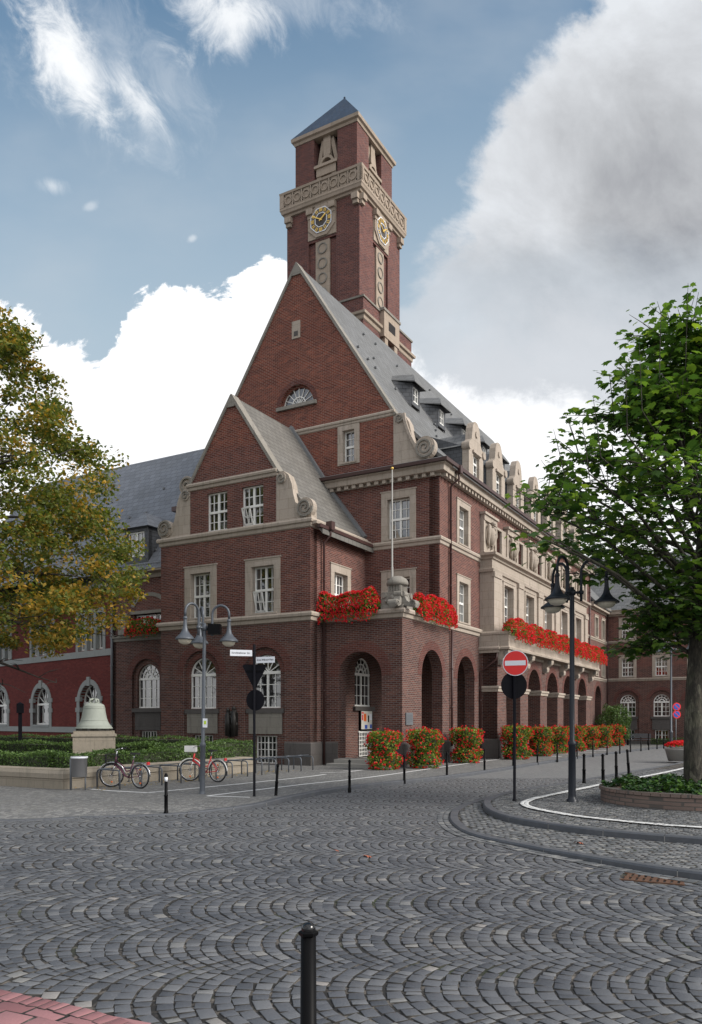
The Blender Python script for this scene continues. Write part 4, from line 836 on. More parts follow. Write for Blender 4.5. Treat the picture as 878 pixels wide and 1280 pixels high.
m.faces([tuple(v.co) for v in bm.verts],[tuple(v.index for v in f.verts) for f in bm.faces]); bm.free()
sw=m.build('sidewalk',recalc=False,kind='structure')
for p in sw.data.polygons:
    pass
bm=bmesh.new(); bm.from_mesh(sw.data)
for f in bm.faces:
    f.normal_update()
    if f.normal.z<0: f.normal_flip()
bm.to_mesh(sw.data); bm.free()
isl=offset(inner,.16)
island_poly=isl+[(60,50),(60,6.5)]
m=MB().mat(joints); bm=bmesh.new(); lp=[bm.verts.new((p[0],p[1],.115)) for p in island_poly]
es=[bm.edges.new((lp[i],lp[(i+1)%len(lp)])) for i in range(len(lp))]; bmesh.ops.triangle_fill(bm,use_beauty=True,edges=es); bm.verts.index_update()
m.faces([tuple(v.co) for v in bm.verts],[tuple(v.index for v in f.verts) for f in bm.faces]); bm.free(); m.build('traffic_island',kind='structure')
oin=offset(outer,.16)
m=MB().mat(joints); ap=oin+[p for p in inner if p[1]<24.0][::-1]
bm=bmesh.new(); lp=[bm.verts.new((p[0],p[1],.022)) for p in ap]
es=[bm.edges.new((lp[i],lp[(i+1)%len(lp)])) for i in range(len(lp))]; bmesh.ops.triangle_fill(bm,use_beauty=True,edges=es); bm.verts.index_update()
m.faces([tuple(v.co) for v in bm.verts],[tuple(v.index for v in f.verts) for f in bm.faces]); bm.free(); m.build('gutter_apron',kind='structure')
def stones(name,C,T,Lh,Wh,z,mtl,jz=.004,bev=.12,seed=1,tilt=.012):
    """C centres (n,2), T tangent angle, half sizes; one small bevelled sett each"""
    r=np.random.RandomState(seed); n=len(C); base=np.array([(-1,-1),(1,-1),(1,1),(-1,1)],float)
    c,s=np.cos(T),np.sin(T); jl=r.normal(0,.085,(n,4,2))*np.stack([Lh,Wh],1)[:,None,:]
    q=base[None]*np.stack([Lh,Wh],1)[:,None,:]+jl
    zc=z+r.normal(0,jz,n); tx,ty=r.normal(0,tilt,n),r.normal(0,tilt,n)
    def ring(f,dz):
        p=q*f; x=p[:,:,0]*c[:,None]-p[:,:,1]*s[:,None]+C[:,0:1]; y=p[:,:,0]*s[:,None]+p[:,:,1]*c[:,None]+C[:,1:2]
        zz=zc[:,None]+dz+p[:,:,0]*tx[:,None]+p[:,:,1]*ty[:,None]; return np.stack([x,y,zz],-1)
    V=np.concatenate([ring(1-bev,0),ring(1,-.002),ring(1.03,-.014)],1).reshape(-1,3)
    F=[[0,1,2,3]]+[[4+i,4+(i+1)%4,(i+1)%4,i] for i in range(4)]+[[8+i,8+(i+1)%4,4+(i+1)%4,4+i] for i in range(4)]
    F=(np.array(F)[None]+12*np.arange(n)[:,None,None]).reshape(-1)
    me=bpy.data.meshes.new(name); me.vertices.add(len(V)); me.vertices.foreach_set('co',V.ravel()); me.loops.add(len(F)); me.loops.foreach_set('vertex_index',F.astype(np.int32))
    k=len(F)//4; me.polygons.add(k); me.polygons.foreach_set('loop_start',np.arange(0,4*k,4,dtype=np.int32)); me.polygons.foreach_set('loop_total',np.full(k,4,np.int32))
    me.materials.append(mtl); me.materials.append(sett_side); me.polygons.foreach_set('material_index',np.tile(np.array([0]*5+[1]*4,np.int32),n)); me.update(calc_edges=True); me.validate(); o=bpy.data.objects.new(name,me); COL.objects.link(o); o['kind']='structure'; return o
# segmental arcs of basalt setts
p_=.136; W_=1.36; R_=W_/math.sqrt(2); Cs=[];Ts=[];Ls=[];Ws=[]; nb_=19
rs=np.random.RandomState(5)
for b in range(int((NY1-NY0)/W_)+2):
    yk=NY0+W_*(b+.35)
    nx=int((NX1-NX0)/p_)+16
    for j in range(nx):
        cx=NX0+p_*j+(p_/2 if b%2 else 0)+R_*.7+rs.normal(0,.006); ns=int(rs.choice((11,12,12,13)))
        wob=.03*math.sin(cx*1.3)+.16*math.sin(cx*.31+1.1)-.03*cx+rs.normal(0,.008)
        w=rs.uniform(.62,1.38,ns); w/=w.sum(); e=np.concatenate([[0],np.cumsum(w)])*(PI/2)-PI/4
        for i in range(ns):
            ph=(e[i]+e[i+1])/2; Cs.append((cx-R_*math.cos(ph),yk+wob+R_*math.sin(ph))); Ts.append(PI/2-ph)
            Ls.append(R_*(e[i+1]-e[i])/2-.0085); Ws.append(max(.024,p_*math.cos(ph)/2-.0095))
Cs=np.array(Cs);Ts=np.array(Ts);Ls=np.array(Ls);Ws=np.array(Ws)
outc=outer+[(6.6,24.2),(9.4,28),(40,28),(40,3.5)]
swpoly=kerbL+[(34,120),(-60,120),(-60,14.2)]
brpoly=[(-30,7.5)]+brickl+[(-.1,2),(-30,2)]
keep=(Cs[:,0]>NX0)&(Cs[:,0]<NX1)&(Cs[:,1]<NY1)&~inpoly(Cs[:,0],Cs[:,1],outc)&~inpoly(Cs[:,0],Cs[:,1],swpoly)&~inpoly(Cs[:,0],Cs[:,1],brpoly)
keep&=np.abs(Cs[:,0])<(.5*Cs[:,1]+3.)
g_=((Cs[:,0]-3.74)*.9+(Cs[:,1]-9.86)*-.45); h_=((Cs[:,0]-3.74)*.45+(Cs[:,1]-9.86)*.9); keep&=~((np.abs(g_)<.34)&(np.abs(h_)<.26))
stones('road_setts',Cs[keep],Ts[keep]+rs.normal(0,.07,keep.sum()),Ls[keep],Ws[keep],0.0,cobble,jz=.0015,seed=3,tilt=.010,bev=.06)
def rows(poly,p,l,z,name,seed,ang=0.,ymax=26,mtl=None,lim=None):
    r=np.random.RandomState(seed); P=np.array(poly); x0,y0=P.min(0);x1,y1=P.max(0); x1=min(x1,17); y1=min(y1,ymax); cx,cy=(x0+x1)/2,(y0+y1)/2; H=max(x1-x0,y1-y0)*.75
    n1=int(2*H/p);n2=int(2*H/l); ii,jj=np.meshgrid(np.arange(n1),np.arange(n2),indexing='ij'); u=-H+ii*p+r.normal(0,p*.05,ii.shape)+.05*np.sin(jj*l*2.2); v=-H+jj*l+(ii%2)*l*.5+r.normal(0,l*.1,ii.shape)
    u=u.ravel();v=v.ravel(); c,s=math.cos(ang),math.sin(ang); C=np.stack([cx+v*c-u*s,cy+v*s+u*c],1); k=inpoly(C[:,0],C[:,1],poly)&(C[:,1]<ymax)&(C[:,0]<.5*C[:,1]+2.5)
    if lim is not None: k&=lim(C)
    C=C[k]; n=len(C); stones(name,C,np.full(n,ang)+r.normal(0,.06,n),np.full(n,l/2-.007)*r.uniform(.85,1.02,n),np.full(n,p/2-.007)*r.uniform(.9,1.02,n),z,mtl or cobble_small,.002,.08,seed,.012)
PLC=(7.77,18.0)
rows([p for p in offset(inner,.2)]+[(60,50),(60,6.5)],.105,.115,.122,'island_setts',21,R(-20),30,lim=lambda C:((C[:,0]-PLC[0])**2+(C[:,1]-PLC[1])**2)>1.95**2)
rows(offset(outer,.2)+[p for p in offset(inner,-.03) if p[1]<23.7][::-1],.11,.12,.029,'apron_setts',22,R(-35),26)
# marginal rows of lighter setts along the outer kerb
mr=[]
for k in range(2):
    pl=offset(outer,-.07-.12*k)
    for i in range(len(pl)-1):
        a,b=Vector(pl[i]),Vector(pl[i+1]); n=2
        for j in range(n): q=a.lerp(b,(j+.5)/n); mr.append((q.x,q.y,math.atan2(b.y-a.y,b.x-a.x),(b-a).length/n/2-.006))
mr=np.array(mr); mr=mr[mr[:,1]<26]
stones('marginal_setts',mr[:,:2],mr[:,2],mr[:,3],np.full(len(mr),.052),.009,cobble_small,.002,.12,31,.01)
# brick paved corner, nearest the viewer
bi=offset(brickl,.0); Cb=[];Tb=[];Lb=[];Wb=[]
for i in range(len(brickl)-1):
    a,b=Vector(brickl[i]),Vector(brickl[i+1]); q=(a+b)/2; t=math.atan2(b.y-a.y,b.x-a.x); o_n=Vector((math.sin(t),-math.cos(t)))
    c=q+o_n*.08; Cb.append((c.x,c.y));Tb.append(t);Lb.append((b-a).length/2-.007);Wb.append(.07)
stones('brick_edging',np.array(Cb),np.array(Tb),np.array(Lb),np.array(Wb),.008,paver,.001,.05,41,.004)
brin=offset(brickl,.06); poly_b=[(-30,7.2)]+brin+[(-.35,2.2),(-30,2.2)]
ang=R(-24); ii,jj=np.meshgrid(np.arange(60),np.arange(40),indexing='ij'); u=-6+ii*.205;v=-6+jj*.305+(ii%2)*.15; u=u.ravel();v=v.ravel()
C=np.stack([-3+v*math.cos(ang)-u*math.sin(ang),4.5+v*math.sin(ang)+u*math.cos(ang)],1); k=inpoly(C[:,0],C[:,1],poly_b)&(C[:,0]>-6); C=C[k]; n=len(C)
stones('brick_paving',C,np.full(n,ang),np.full(n,.146),np.full(n,.0965),.001,paver,.0015,.03,42,.004)
m=MB().mat(joints); m.poly([(p[0],p[1],-.0045) for p in [(-12,7.4)]+brickl+[(-.1,2.4),(-12,2.4)]]); m.build('brick_bedding',recalc=False,kind='structure')
def strip(name,pl,w,z,mt=linewhite):
    l,r=offset(pl,-w/2),offset(pl,w/2); mb=MB().mat(mt)
    for i in range(len(pl)-1): mb.poly([(*r[i],z),(*r[i+1],z),(*l[i+1],z),(*l[i],z)])
    return mb.build(name,recalc=False,kind='structure')
strip('road_marking',crom([(-7.1,21.8),(-6.42,21.3),(-5.27,20.72)],.5),.13,.086)
strip('road_marking',crom([(-5.27,20.72),(-3.29,23.62),(-1.56,26.43),(-.88,27.85)],.5),.13,.0865)
strip('road_marking',crom([(-3.56,19.85),(-1.39,23.45),(.55,26.29),(3.2,31.3),(6.95,38.32),(12,47)],.5),.13,.086)
strip('road_marking',crom([(-3.56,19.80),(-2.4,19.45)],.5),.13,.0865)
strip('road_marking',crom([(-2.4,19.45),(-1.3,21.1),(.4,23.75),(2.6,27.3),(5.2,31.63),(8.08,36.2),(13.5,45.5)],.5),.13,.087)
for k in range(3): a=(-1.1+k*.8,28.6+k*1.3); strip('road_marking',[a,(a[0]+1.0,a[1]+.5),(a[0]+1.5,a[1]+1.6)],.12,.0875)
for k in range(4): a=TW(1.6,12.5+k*3.2); b=TW(3.4,12.9+k*3.2); strip('road_marking',[(a.x,a.y),(b.x,b.y)],.35,.0876)
# white setts set into the island
wl=crom([(16,9.2),(9,11.9),(5.96,13.55),(5.22,14.08),(4.41,15.0),(3.98,15.9),(3.74,16.75),(3.82,17.6),(4.23,18.53),(5.04,19.74),(6.35,21.62),(7.3,23.0),(9.1,25.4),(11,28.0),(14,32.4)],.13)
Cw=[];Tw=[];Lw=[];Ww=[]
for i in range(len(wl)-1):
    a,b=Vector(wl[i]),Vector(wl[i+1]); t=math.atan2(b.y-a.y,b.x-a.x); nn=Vector((math.sin(t),-math.cos(t)))
    for k in (-.04,.05): c=(a+b)/2+nn*k; Cw.append((c.x,c.y));Tw.append(t);Lw.append((b-a).length/2-.003);Ww.append(.042)
stones('white_setts',np.array(Cw),np.array(Tw),np.array(Lw),np.array(Ww),.148,linewhite,.0015,.06,51,.01)
# drain grate
m=MB().mat(rust); M=Matrix.Translation((3.74,9.86,0))@Matrix.Rotation(R(-27),4,'Z')
for i in range(9): m.box(-.33+i*.08,-.33+i*.08+.045,-.2,.2,-.03,.004,M)
m.box(-.37,.37,-.24,-.2,-.03,.005,M); m.box(-.37,.37,.2,.24,-.03,.005,M); m.box(-.35,.35,-.02,.02,-.03,.003,M)
tag(m.build('drain_grate'),'rusty iron drain grate at the foot of the outer island kerb','drain grate')
# ================================================================= LEAF MESHES
def fmesh(name,V,nv,mats,mi=None,parent=None):
    """V (n,nv,3): one polygon of nv corners each"""
    n=len(V); me=bpy.data.meshes.new(name); me.vertices.add(n*nv); me.vertices.foreach_set('co',V.reshape(-1)); me.loops.add(n*nv); me.loops.foreach_set('vertex_index',np.arange(n*nv,dtype=np.int32))
    me.polygons.add(n); me.polygons.foreach_set('loop_start',np.arange(0,n*nv,nv,dtype=np.int32)); me.polygons.foreach_set('loop_total',np.full(n,nv,np.int32))
    for m_ in mats: me.materials.append(m_)
    if mi is not None: me.polygons.foreach_set('material_index',mi.astype(np.int32))
    me.update(calc_edges=True); o=bpy.data.objects.new(name,me); COL.objects.link(o)
    if parent: o.parent=parent
    return o
def leafV(C,N,A,size,tpl):
    """place template polygon tpl (k,3) at centres C with normal N and axis A"""
    N=N/np.linalg.norm(N,axis=1,keepdims=True); A=A-N*(A*N).sum(1,keepdims=True); A/=np.linalg.norm(A,axis=1,keepdims=True)+1e-9; B=np.cross(N,A)
    return C[:,None]+size[:,None,None]*(tpl[None,:,0:1]*A[:,None]+tpl[None,:,1:2]*B[:,None]+tpl[None,:,2:3]*N[:,None])
T4=np.array([(-.5,0,0),(0,-.33,.08),(.5,0,0),(0,.33,.08)])
T6=np.array([(-.5,0,0),(-.2,-.3,.06),(.2,-.28,.05),(.5,0,-.05),(.2,.28,.05),(-.2,.3,.06)])
TP=np.array([(0,0,0),(.12,-.30,.0),(.28,-.52,-.06),(.42,-.34,.0),(.66,-.50,-.08),(.66,-.22,.0),(1.0,0,-.12),(.66,.22,.0),(.66,.50,-.08),(.42,.34,.0),(.28,.52,-.06),(.12,.30,.0)])
def rnd_unit(n,r): v=r.normal(0,1,(n,3)); return v/np.linalg.norm(v,axis=1,keepdims=True)
# hedges ------------------------------------------------------------
def hedge(boxes,name,label,seed,dens=420,cat='hedge'):
    r=np.random.RandomState(seed); root=empty(name,TH0,A0,label,cat)
    m=MB().mat(soil)
    for b in boxes: m.box(b[0]+.07,b[1]-.07,b[2]+.07,b[3]-.07,b[4],b[5]-.08)
    m.build('stems',root); P=[];N=[]
    for x0,x1,y0,y1,z0,z1 in boxes:
        for a,nrm in (((x1-x0)*(y1-y0),'t'),((x1-x0)*(z1-z0),'f'),((x1-x0)*(z1-z0)*.3,'b'),((y1-y0)*(z1-z0),'r'),((y1-y0)*(z1-z0)*.4,'l')):
            n=int(a*dens); u,v=r.rand(n),r.rand(n); d=np.abs(r.normal(0,.035,n))
            if nrm=='t': p=np.stack([x0+(x1-x0)*u,y0+(y1-y0)*v,z1+r.normal(0,.03,n)],1);nn=(0,0,1)
            elif nrm in 'fb': y=y0+d if nrm=='f' else y1-d; p=np.stack([x0+(x1-x0)*u,y,z0+(z1-z0)*v],1);nn=(0,-1 if nrm=='f' else 1,0)
            else: x=x1-d if nrm=='r' else x0+d; p=np.stack([x,y0+(y1-y0)*u,z0+(z1-z0)*v],1);nn=(1 if nrm=='r' else -1,0,0)
            P.append(p);N.append(np.tile(np.array(nn,float),(n,1)))
    P=np.concatenate(P);N=np.concatenate(N); P+=.05*np.stack([np.sin(P[:,1]*3.1+P[:,2]*5),np.sin(P[:,0]*2.7+P[:,2]*4),np.sin(P[:,0]*2.1+P[:,1]*2.9)],1)
    N=N*.8+rnd_unit(len(P),r); fmesh('foliage',leafV(P,N,rnd_unit(len(P),r)+np.array([0,0,.6]),r.uniform(.04,.08,len(P)),T4),4,[leaf_hedge],parent=root); return root
hedge([(-20,-4.6,-13.5,-12.7,.4,.98),(-4.75,-3.95,-13.45,-5.7,.4,.98)],'hedge','low clipped green hedge directly behind the sandstone bed wall',1,900)
hedge([(-20,-5.5,-8.6,-7.7,.3,1.12),(-6.3,-5.5,-8.6,-2.4,.3,1.12)],'hedge','second taller clipped hedge row behind the bell pedestal',2,600)
hedge([(-24,-7,-4.4,-3.4,.1,1.25)],'hedge','dark hedge at the foot of the building walls, furthest back of the three',3,220)
m=MB().mat(soil); m.faces([(-22,-13.7,.45),(-3.7,-13.7,.45),(-3.7,-5.3,.45),(-8,-2,.4),(-22,-2,.4)],[(0,1,2,3,4)]); o=m.build('planting_bed_soil',kind='structure'); o.location=TH0; o.rotation_euler=(0,0,A0)
bw=MB().mat(stone_bed); bw.mould([(-22,-14),(-3.44,-14),(-3.44,-5.3),(-6.5,-5.3)],[(-.38,0),(0,0),(0,.35),(.04,.37),(.05,.5),(0,.6),(-.1,.63),(-.38,.63)])
o=bw.build('bed_wall'); o.location=TH0; o.rotation_euler=(0,0,A0); tag(o,'low sandstone wall with rounded coping enclosing the raised hedge bed','wall')
# bell monument -------------------------------------------------------
bm_=empty('bell_monument',TW(-6.38,-10.2,.4),R(18),'large pale green bronze bell on a square sandstone pedestal behind the hedge','monument')
m=MB().mat(stone_bed); m.box(-.66,.66,-.6,.6,0,1.04); m.box(-.70,.70,-.64,.64,1.04,1.12); m.box(-.64,.64,-.58,.58,1.12,1.22); m.box(-.76,.76,-.7,.7,0,.15); m.build('pedestal',bm_)
m=MB().mat(bronze); m.lathe([(.5,1.22),(.5,1.30),(.001,1.30)],20)
for i in range(10): a=i*2*PI/10; m.box(-.05+.52*math.cos(a),.05+.52*math.cos(a),-.05+.52*math.sin(a),.05+.52*math.sin(a),1.22,1.29)
m.build('bearing_ring',bm_)
m=MB().mat(patina); m.lathe([(.001,1.28),(.58,1.28),(.60,1.30),(.575,1.34),(.50,1.43),(.44,1.53),(.40,1.66),(.372,1.82),(.35,1.96),(.335,2.03),(.338,2.045),(.32,2.06),(.29,2.10),(.2,2.135),(.001,2.15)],36)
for z,r_ in ((1.38,.545),(1.97,.352),(1.57,.428)): m.lathe([(r_,z-.012),(r_+.014,z),(r_,z+.012)],36)
m.build('bell',bm_)
m=MB().mat(patina)
for i in range(4): a=i*PI/2+.4; m.tube([(.06*math.cos(a),.06*math.sin(a),2.12),(.16*math.cos(a),.16*math.sin(a),2.17),(.14*math.cos(a),.14*math.sin(a),2.25),(.03*math.cos(a),.03*math.sin(a),2.27)],.035,8)
m.build('crown_loops',bm_)
# dark post by the hedge
po=empty('vent_post',(-15.0,36.2,.1),R(20),'slim black post with a wider square head beside the autumn tree','post')
m=MB().mat(blackmatte); m.box(-.08,.08,-.08,.08,0,2.2); m.build('shaft',po); m=MB().mat(blackmatte); m.box(-.15,.15,-.15,.15,2.2,2.62); m.faces([(-.15,-.15,2.62),(.15,-.15,2.62),(.15,.15,2.62),(-.15,.15,2.62),(0,0,2.7)],[(0,1,4),(1,2,4),(2,3,4),(3,0,4)]); m.build('head',po)
# ================================================================= STREET FURNITURE
def make_bollard(h=.8,label='',grp=None,loc=(0,0,0),r=.034,tiltv=(0,0),band=False,base=True):
    o=empty('bollard',loc,random.uniform(0,6)); tag(o,label,'bollard',grp); o.rotation_euler=(tiltv[0],tiltv[1],o.rotation_euler[2])
    m=MB().mat(black); m.lathe([(r*1.45,-.1),(r*1.45,.03),(r*1.15,.05),(r*1.1,h*.42),(r*1.3,h*.43),(r*1.3,h*.455),(r,h*.47),(r*.92,h-.07),(.001,h-.07)],14); m.build('post',o)
    m=MB().mat(black); m.lathe([(r*.92,h-.07),(r*1.25,h-.065),(r*1.28,h-.05),(r*.95,h-.04),(r*.9,h-.03),(r*.8,h-.012),(r*.5,h-.002),(.001,h)],14); m.build('head',o)
    if band: m=MB().mat(whitesign); m.lathe([(r*1.0,h-.17),(r*1.02,h-.17),(r*1.02,h-.08),(r*.98,h-.08)],14); m.build('reflective_band',o)
    return o
# nearest bollard
nbd=empty('bollard',(-.159,2.98,0),0.); tag(nbd,'black cast bollard standing alone nearest the viewer on the basalt setts','bollard')
m=MB().mat(black); m.lathe([(.062,-.1),(.062,.02),(.05,.03),(.045,.38),(.05,.39),(.05,.41),(.033,.43),(.0285,1.148),(.001,1.148)],24); m.build('post',nbd)
m=MB().mat(black)
def hexr(r,z): return [(r*math.cos(PI/3*i),r*math.sin(PI/3*i),z) for i in range(6)]
P=[];prof=[(.029,1.146),(.037,1.152),(.038,1.162),(.030,1.168)]
for r_,z in prof: P+=hexr(r_,z)
m.faces(P,[(k*6+i,k*6+(i+1)%6,(k+1)*6+(i+1)%6,(k+1)*6+i) for k in range(3) for i in range(6)]+[(18,19,20,21,22,23)])
m.mat(blackgloss); m.lathe([(.026,1.168),(.027,1.176),(.024,1.188),(.014,1.196),(.001,1.199)],20); m.build('head',nbd)
K1='bollards along the town hall kerb'
ORD=['first','second','third','fourth','fifth','sixth','seventh','eighth','ninth','tenth','eleventh','twelfth','thirteenth','fourteenth','fifteenth','sixteenth']
for i,(x,y) in enumerate([(-.04,21.7),(1.65,24.72),(3.25,27.05),(4.97,29.72),(6.65,32.74),(8.22,35.21),(9.7,37.55),(11.56,40.84),(13.0,42.9),(14.6,45.52),(15.91,47.25),(17.42,49.77),(18.62,51.27),(19.88,53.32),(21.04,54.89),(21.9,55.9)]):
    make_bollard(.82,'slim black bollard on the town hall pavement, %s along the kerb counting from the porch'%ORD[i],K1,(x,y,.08))
make_bollard(.82,'black bollard leaning slightly beside the street name post','bollards along the town hall kerb',(-1.86,19.75,.07),tiltv=(0,R(-4)))
make_bollard(.84,'black bollard with a white reflective band near the bicycles',None,(-3.88,16.75,.01),band=True)
K2='bollards on the traffic island'
for i,((x,y),tl) in enumerate(zip([(6.83,23.4),(7.36,23.3),(8.39,25.23),(9.44,27.11)],[(0,0),(0,R(1)),(0,R(-1)),(0,R(-5))])):
    make_bollard(.86,['black bollard on the island just right of the black lamp pole','second black bollard right of the black lamp pole on the island','third black bollard on the island, between an upright and a leaning one','leaning black bollard on the island, farthest of its four'][i],K2,(x,y,.13),.042,tiltv=tl)
def lamp(loc,paint,label,Hh,Ra,angs,rim,speaker=False,name='street_lamp',cross=None):
    o=empty(name,loc,0); tag(o,label,'street lamp'); cz=cross
    m=MB().mat(paint); k_=.8 if paint is ltgrey else .95; m.lathe([(r_*k_,z_) for r_,z_ in [(.13,-.1),(.13,.04),(.098,.06),(.09,.12),(.085,1.25),(.1,1.27),(.1,1.33),(.062,1.38),(.055,cz-.1),(.05,cz+.12),(.001,cz+.13)]],16); m.build('pole',o)
    for k,ph in enumerate(angs):
        a=R(ph); dx,dy=math.cos(a),math.sin(a); q=lambda r,z:(r*dx,r*dy,z); r0=.2; top=Hh-.28
        m=MB().mat(paint); m.tube([q(0,cz),q(r0,cz)],.03,8); m.ball(q(r0,cz),.06,6); 
        rc=(Ra-r0)/2; arc=[q(r0,cz-.2),q(r0,cz),q(r0,top)]+[q(r0+rc-rc*math.cos(t),top+rc*math.sin(t)*1.05) for t in [PI*i/10 for i in range(1,11)]]+[q(Ra,top-.12)]
        m.tube(arc,.032,8); m.ball(q(Ra,top-.16),.058,6)
        am=m.build('arm',o)
        m=MB().mat(paint); hz=top-.18; pr=[(.04,0),(.045,-.1),(.055,-.2),(.08,-.3),(.13,-.38),(.2,-.44),(rim-.01,-.49),(rim,-.51),(rim-.01,-.525),(.12,-.47),(.03,-.44)]
        m.lathe(pr,20,q(Ra,hz)); m.build('shade',am)
        m=MB().mat(bulbglass); m.lathe([(rim*.72,-.51),(rim*.7,-.55),(rim*.52,-.61),(rim*.25,-.64),(.001,-.645)],16,q(Ra,hz)); m.build('glass_bowl',am)
    m=MB().mat(paint); m.ball((0,0,cz),.09,7); m.build('hub',o)
    if speaker: m=MB().mat(black); m.box(.1,.42,-.12,.12,cz-.16,cz+.1); m.tube([(0,0,cz-.03),(.15,0,cz-.03)],.03,6); m.build('speaker_box',o)
    return o
lamp((-3.82,20.5,.03),ltgrey,'grey street lamp with three curved arms and trumpet shades beside the bicycles',4.93,.64,(-6,112,232),.245,True,cross=4.3).rotation_euler=(0,R(.8),0)
lamp((5.0,18.06,.13),dkmetal,'dark street lamp with three curved arms on the traffic island in front of the balcony',5.45,.75,(-10,110,230),.285,cross=4.72)
lamp((15.43,38.49,.1),ltgrey,'grey street lamp partly hidden by the big green tree, farthest of the three lamps',6.2,.85,(-8,112,232),.3,cross=5.3)
m=MB().mat(whitesign); m.box(.0,.12,-.075,-.068,1.75,1.98); m.mat(greensign); m.box(.03,.09,-.079,-.075,1.83,1.92); s_=m.build('sticker',bpy.data.objects['street_lamp'])
def textmesh(txt,size,mat_,M,parent,name='lettering',align='CENTER',ext=.002):
    cu=bpy.data.curves.new('t','FONT'); cu.body=txt; cu.size=size; cu.align_x=align; cu.align_y='CENTER'; cu.extrude=ext
    o=bpy.data.objects.new('t',cu); COL.objects.link(o); bpy.context.view_layer.update(); me=bpy.data.meshes.new_from_object(o.evaluated_get(bpy.context.evaluated_depsgraph_get())); bpy.data.objects.remove(o)
    me.materials.clear(); me.materials.append(mat_); me.transform(M); n=bpy.data.objects.new(name,me); COL.objects.link(n); n.parent=parent; return n
def facing(x,y,z,rz): # text upright, facing -y before rotation
    return Matrix.Translation((x,y,z))@Matrix.Rotation(rz,4,'Z')@Matrix.Rotation(PI/2,4,'X')
# street name post
sp=empty('street_name_post',(-2.38,19.65,.06),0,'black post with two white street name plates above dark sign backs','sign post')
m=MB().mat(blackmatte); m.lathe([(.045,-.1),(.045,.03),(.032,.05),(.032,3.76),(.001,3.78)],12); m.build('post',sp)
for (a,z,w,rz,tx) in ((-1,3.55,.54,R(16),'Kirchhellener Str.'),(1,3.38,.52,R(-24),'Ernst-Wilczok-Platz')):
    q=MB().mat(whitesign); M=Matrix.Translation((a*.05,-.03,z))@Matrix.Rotation(rz,4,'Z'); q.box(0 if a>0 else -w,w if a>0 else 0,-.012,.0,-.075,.075,M); pl=q.build('name_plate',sp)
    textmesh(tx,(.066 if a<0 else .058),blackmatte,M@Matrix.Translation((a*w/2,-.0135,0))@Matrix.Rotation(PI/2,4,'X'),pl)
m=MB().mat(blackmatte); m.fprism(FR(.05),[(-.27,3.28),(.27,3.28),(.30,3.24),(.03,2.70),(-.03,2.70),(-.30,3.24)],0,.012); m.mat(black); m.box(-.2,.2,.03,.05,3.1,3.13); m.build('triangular_sign',sp)
m=MB().mat(blackmatte); m.fprism(FR(.05),[(.02+.225*math.cos(2*PI*i/28),2.40+.26*math.sin(2*PI*i/28)) for i in range(28)],0,.012); m.build('round_sign',sp)
# no entry sign
ne=empty('no_entry_sign',(3.72,18.16,.13),0,'red and white no entry disc on a slim post above a round black sign','traffic sign')
m=MB().mat(blackmatte); m.lathe([(.05,-.1),(.05,.03),(.034,.05),(.034,3.42),(.001,3.43)],12); m.build('post',ne)
Md=Matrix.Translation((.01,-.05,3.13))@Matrix.Rotation(R(-22),4,'Z')
def dprism(mb,M,r,y0,y1,n=32,sx=1.): mb.fprism(lambda s,z,d:M@Vector((s*sx,d,z)),[(r*math.cos(2*PI*i/n),r*math.sin(2*PI*i/n)) for i in range(n)],y0,y1)
m=MB().mat(whitesign); dprism(m,Md,.29,-.012,0); m.mat(redsign); dprism(m,Md,.272,-.018,-.011); m.mat(whitesign); m.box(-.235,.235,-.024,-.017,-.055,.055,Md); m.build('no_entry_disc',ne)
Md=Matrix.Translation((0,.05,2.63))@Matrix.Rotation(R(10),4,'Z'); m=MB().mat(blackmatte); dprism(m,Md,.31,0,.012); m.build('round_sign',ne)
# no parking signs on far post
npk=empty('no_parking_sign',(15.75,38.7,.08),0,'two small blue and red discs on a thin post by the far grey lamp','traffic sign')
m=MB().mat(zinc); m.tube([(0,0,0),(0,0,2.75)],.025,8); m.build('post',npk)
for z in (2.18,2.55):
    M=Matrix.Translation((0.02,-.04,z)); m=MB().mat(redsign); dprism(m,M,.2,-.01,0,20); m.mat(bluesign); dprism(m,M,.15,-.016,-.01,20); m.mat(redsign); m.box(-.15,.15,-.02,-.016,-.02,.02,M@Matrix.Rotation(R(45),4,'Y')); m.build('disc',npk)
# litter bin
bn=empty('litter_bin',(-7.3,21.45,.08),R(-25),'grey metal litter bin on two legs beside the sandstone bed wall','litter bin')
m=MB().mat(binmetal); m.lathe([(.001,.36),(.19,.36),(.20,.38),(.205,.86),(.215,.87),(.215,.92),(.195,.92),(.19,.6),(.001,.6)],22); m.build('container',bn)
m=MB().mat(whitesign); m.lathe([(.205,.86),(.222,.865),(.222,.91),(.2,.92)],22); m.build('rim',bn)
m=MB().mat(zinc); m.tube([(-.3,0,-.05),(-.3,0,.85)],.03,8); m.tube([(.1,.12,-.05),(.1,.12,.5)],.02,8); m.tube([(-.3,0,.7),(-.15,0,.7)],.025,6); m.build('stand',bn)
# bicycle racks
for i in range(13):
    y=-13.2+i*.82; o=empty('bicycle_rack',TW(-2.55,y,.08),A0); tag(o,'curved grey steel hoop of the bicycle rack row, %s from the litter bin'%ORD[i],'bicycle rack','hoops of the bicycle rack row')
    m=MB().mat(ltgrey); X0_,X1_=-.45,.42; m.tube([(X0_,0,-.05),(X0_,0,.44),(X0_+.04,0,.50),(X0_+.1,0,.52),(X1_-.1,0,.52),(X1_-.04,0,.50),(X1_,0,.44),(X1_,0,-.05)],.022,8); m.build('hoop',o)
    m=MB().mat(ltgrey); m.tube([(X0_+.15,0,.535),(X0_+.15,.82,.535)],.018,6); m.build('rail',o)
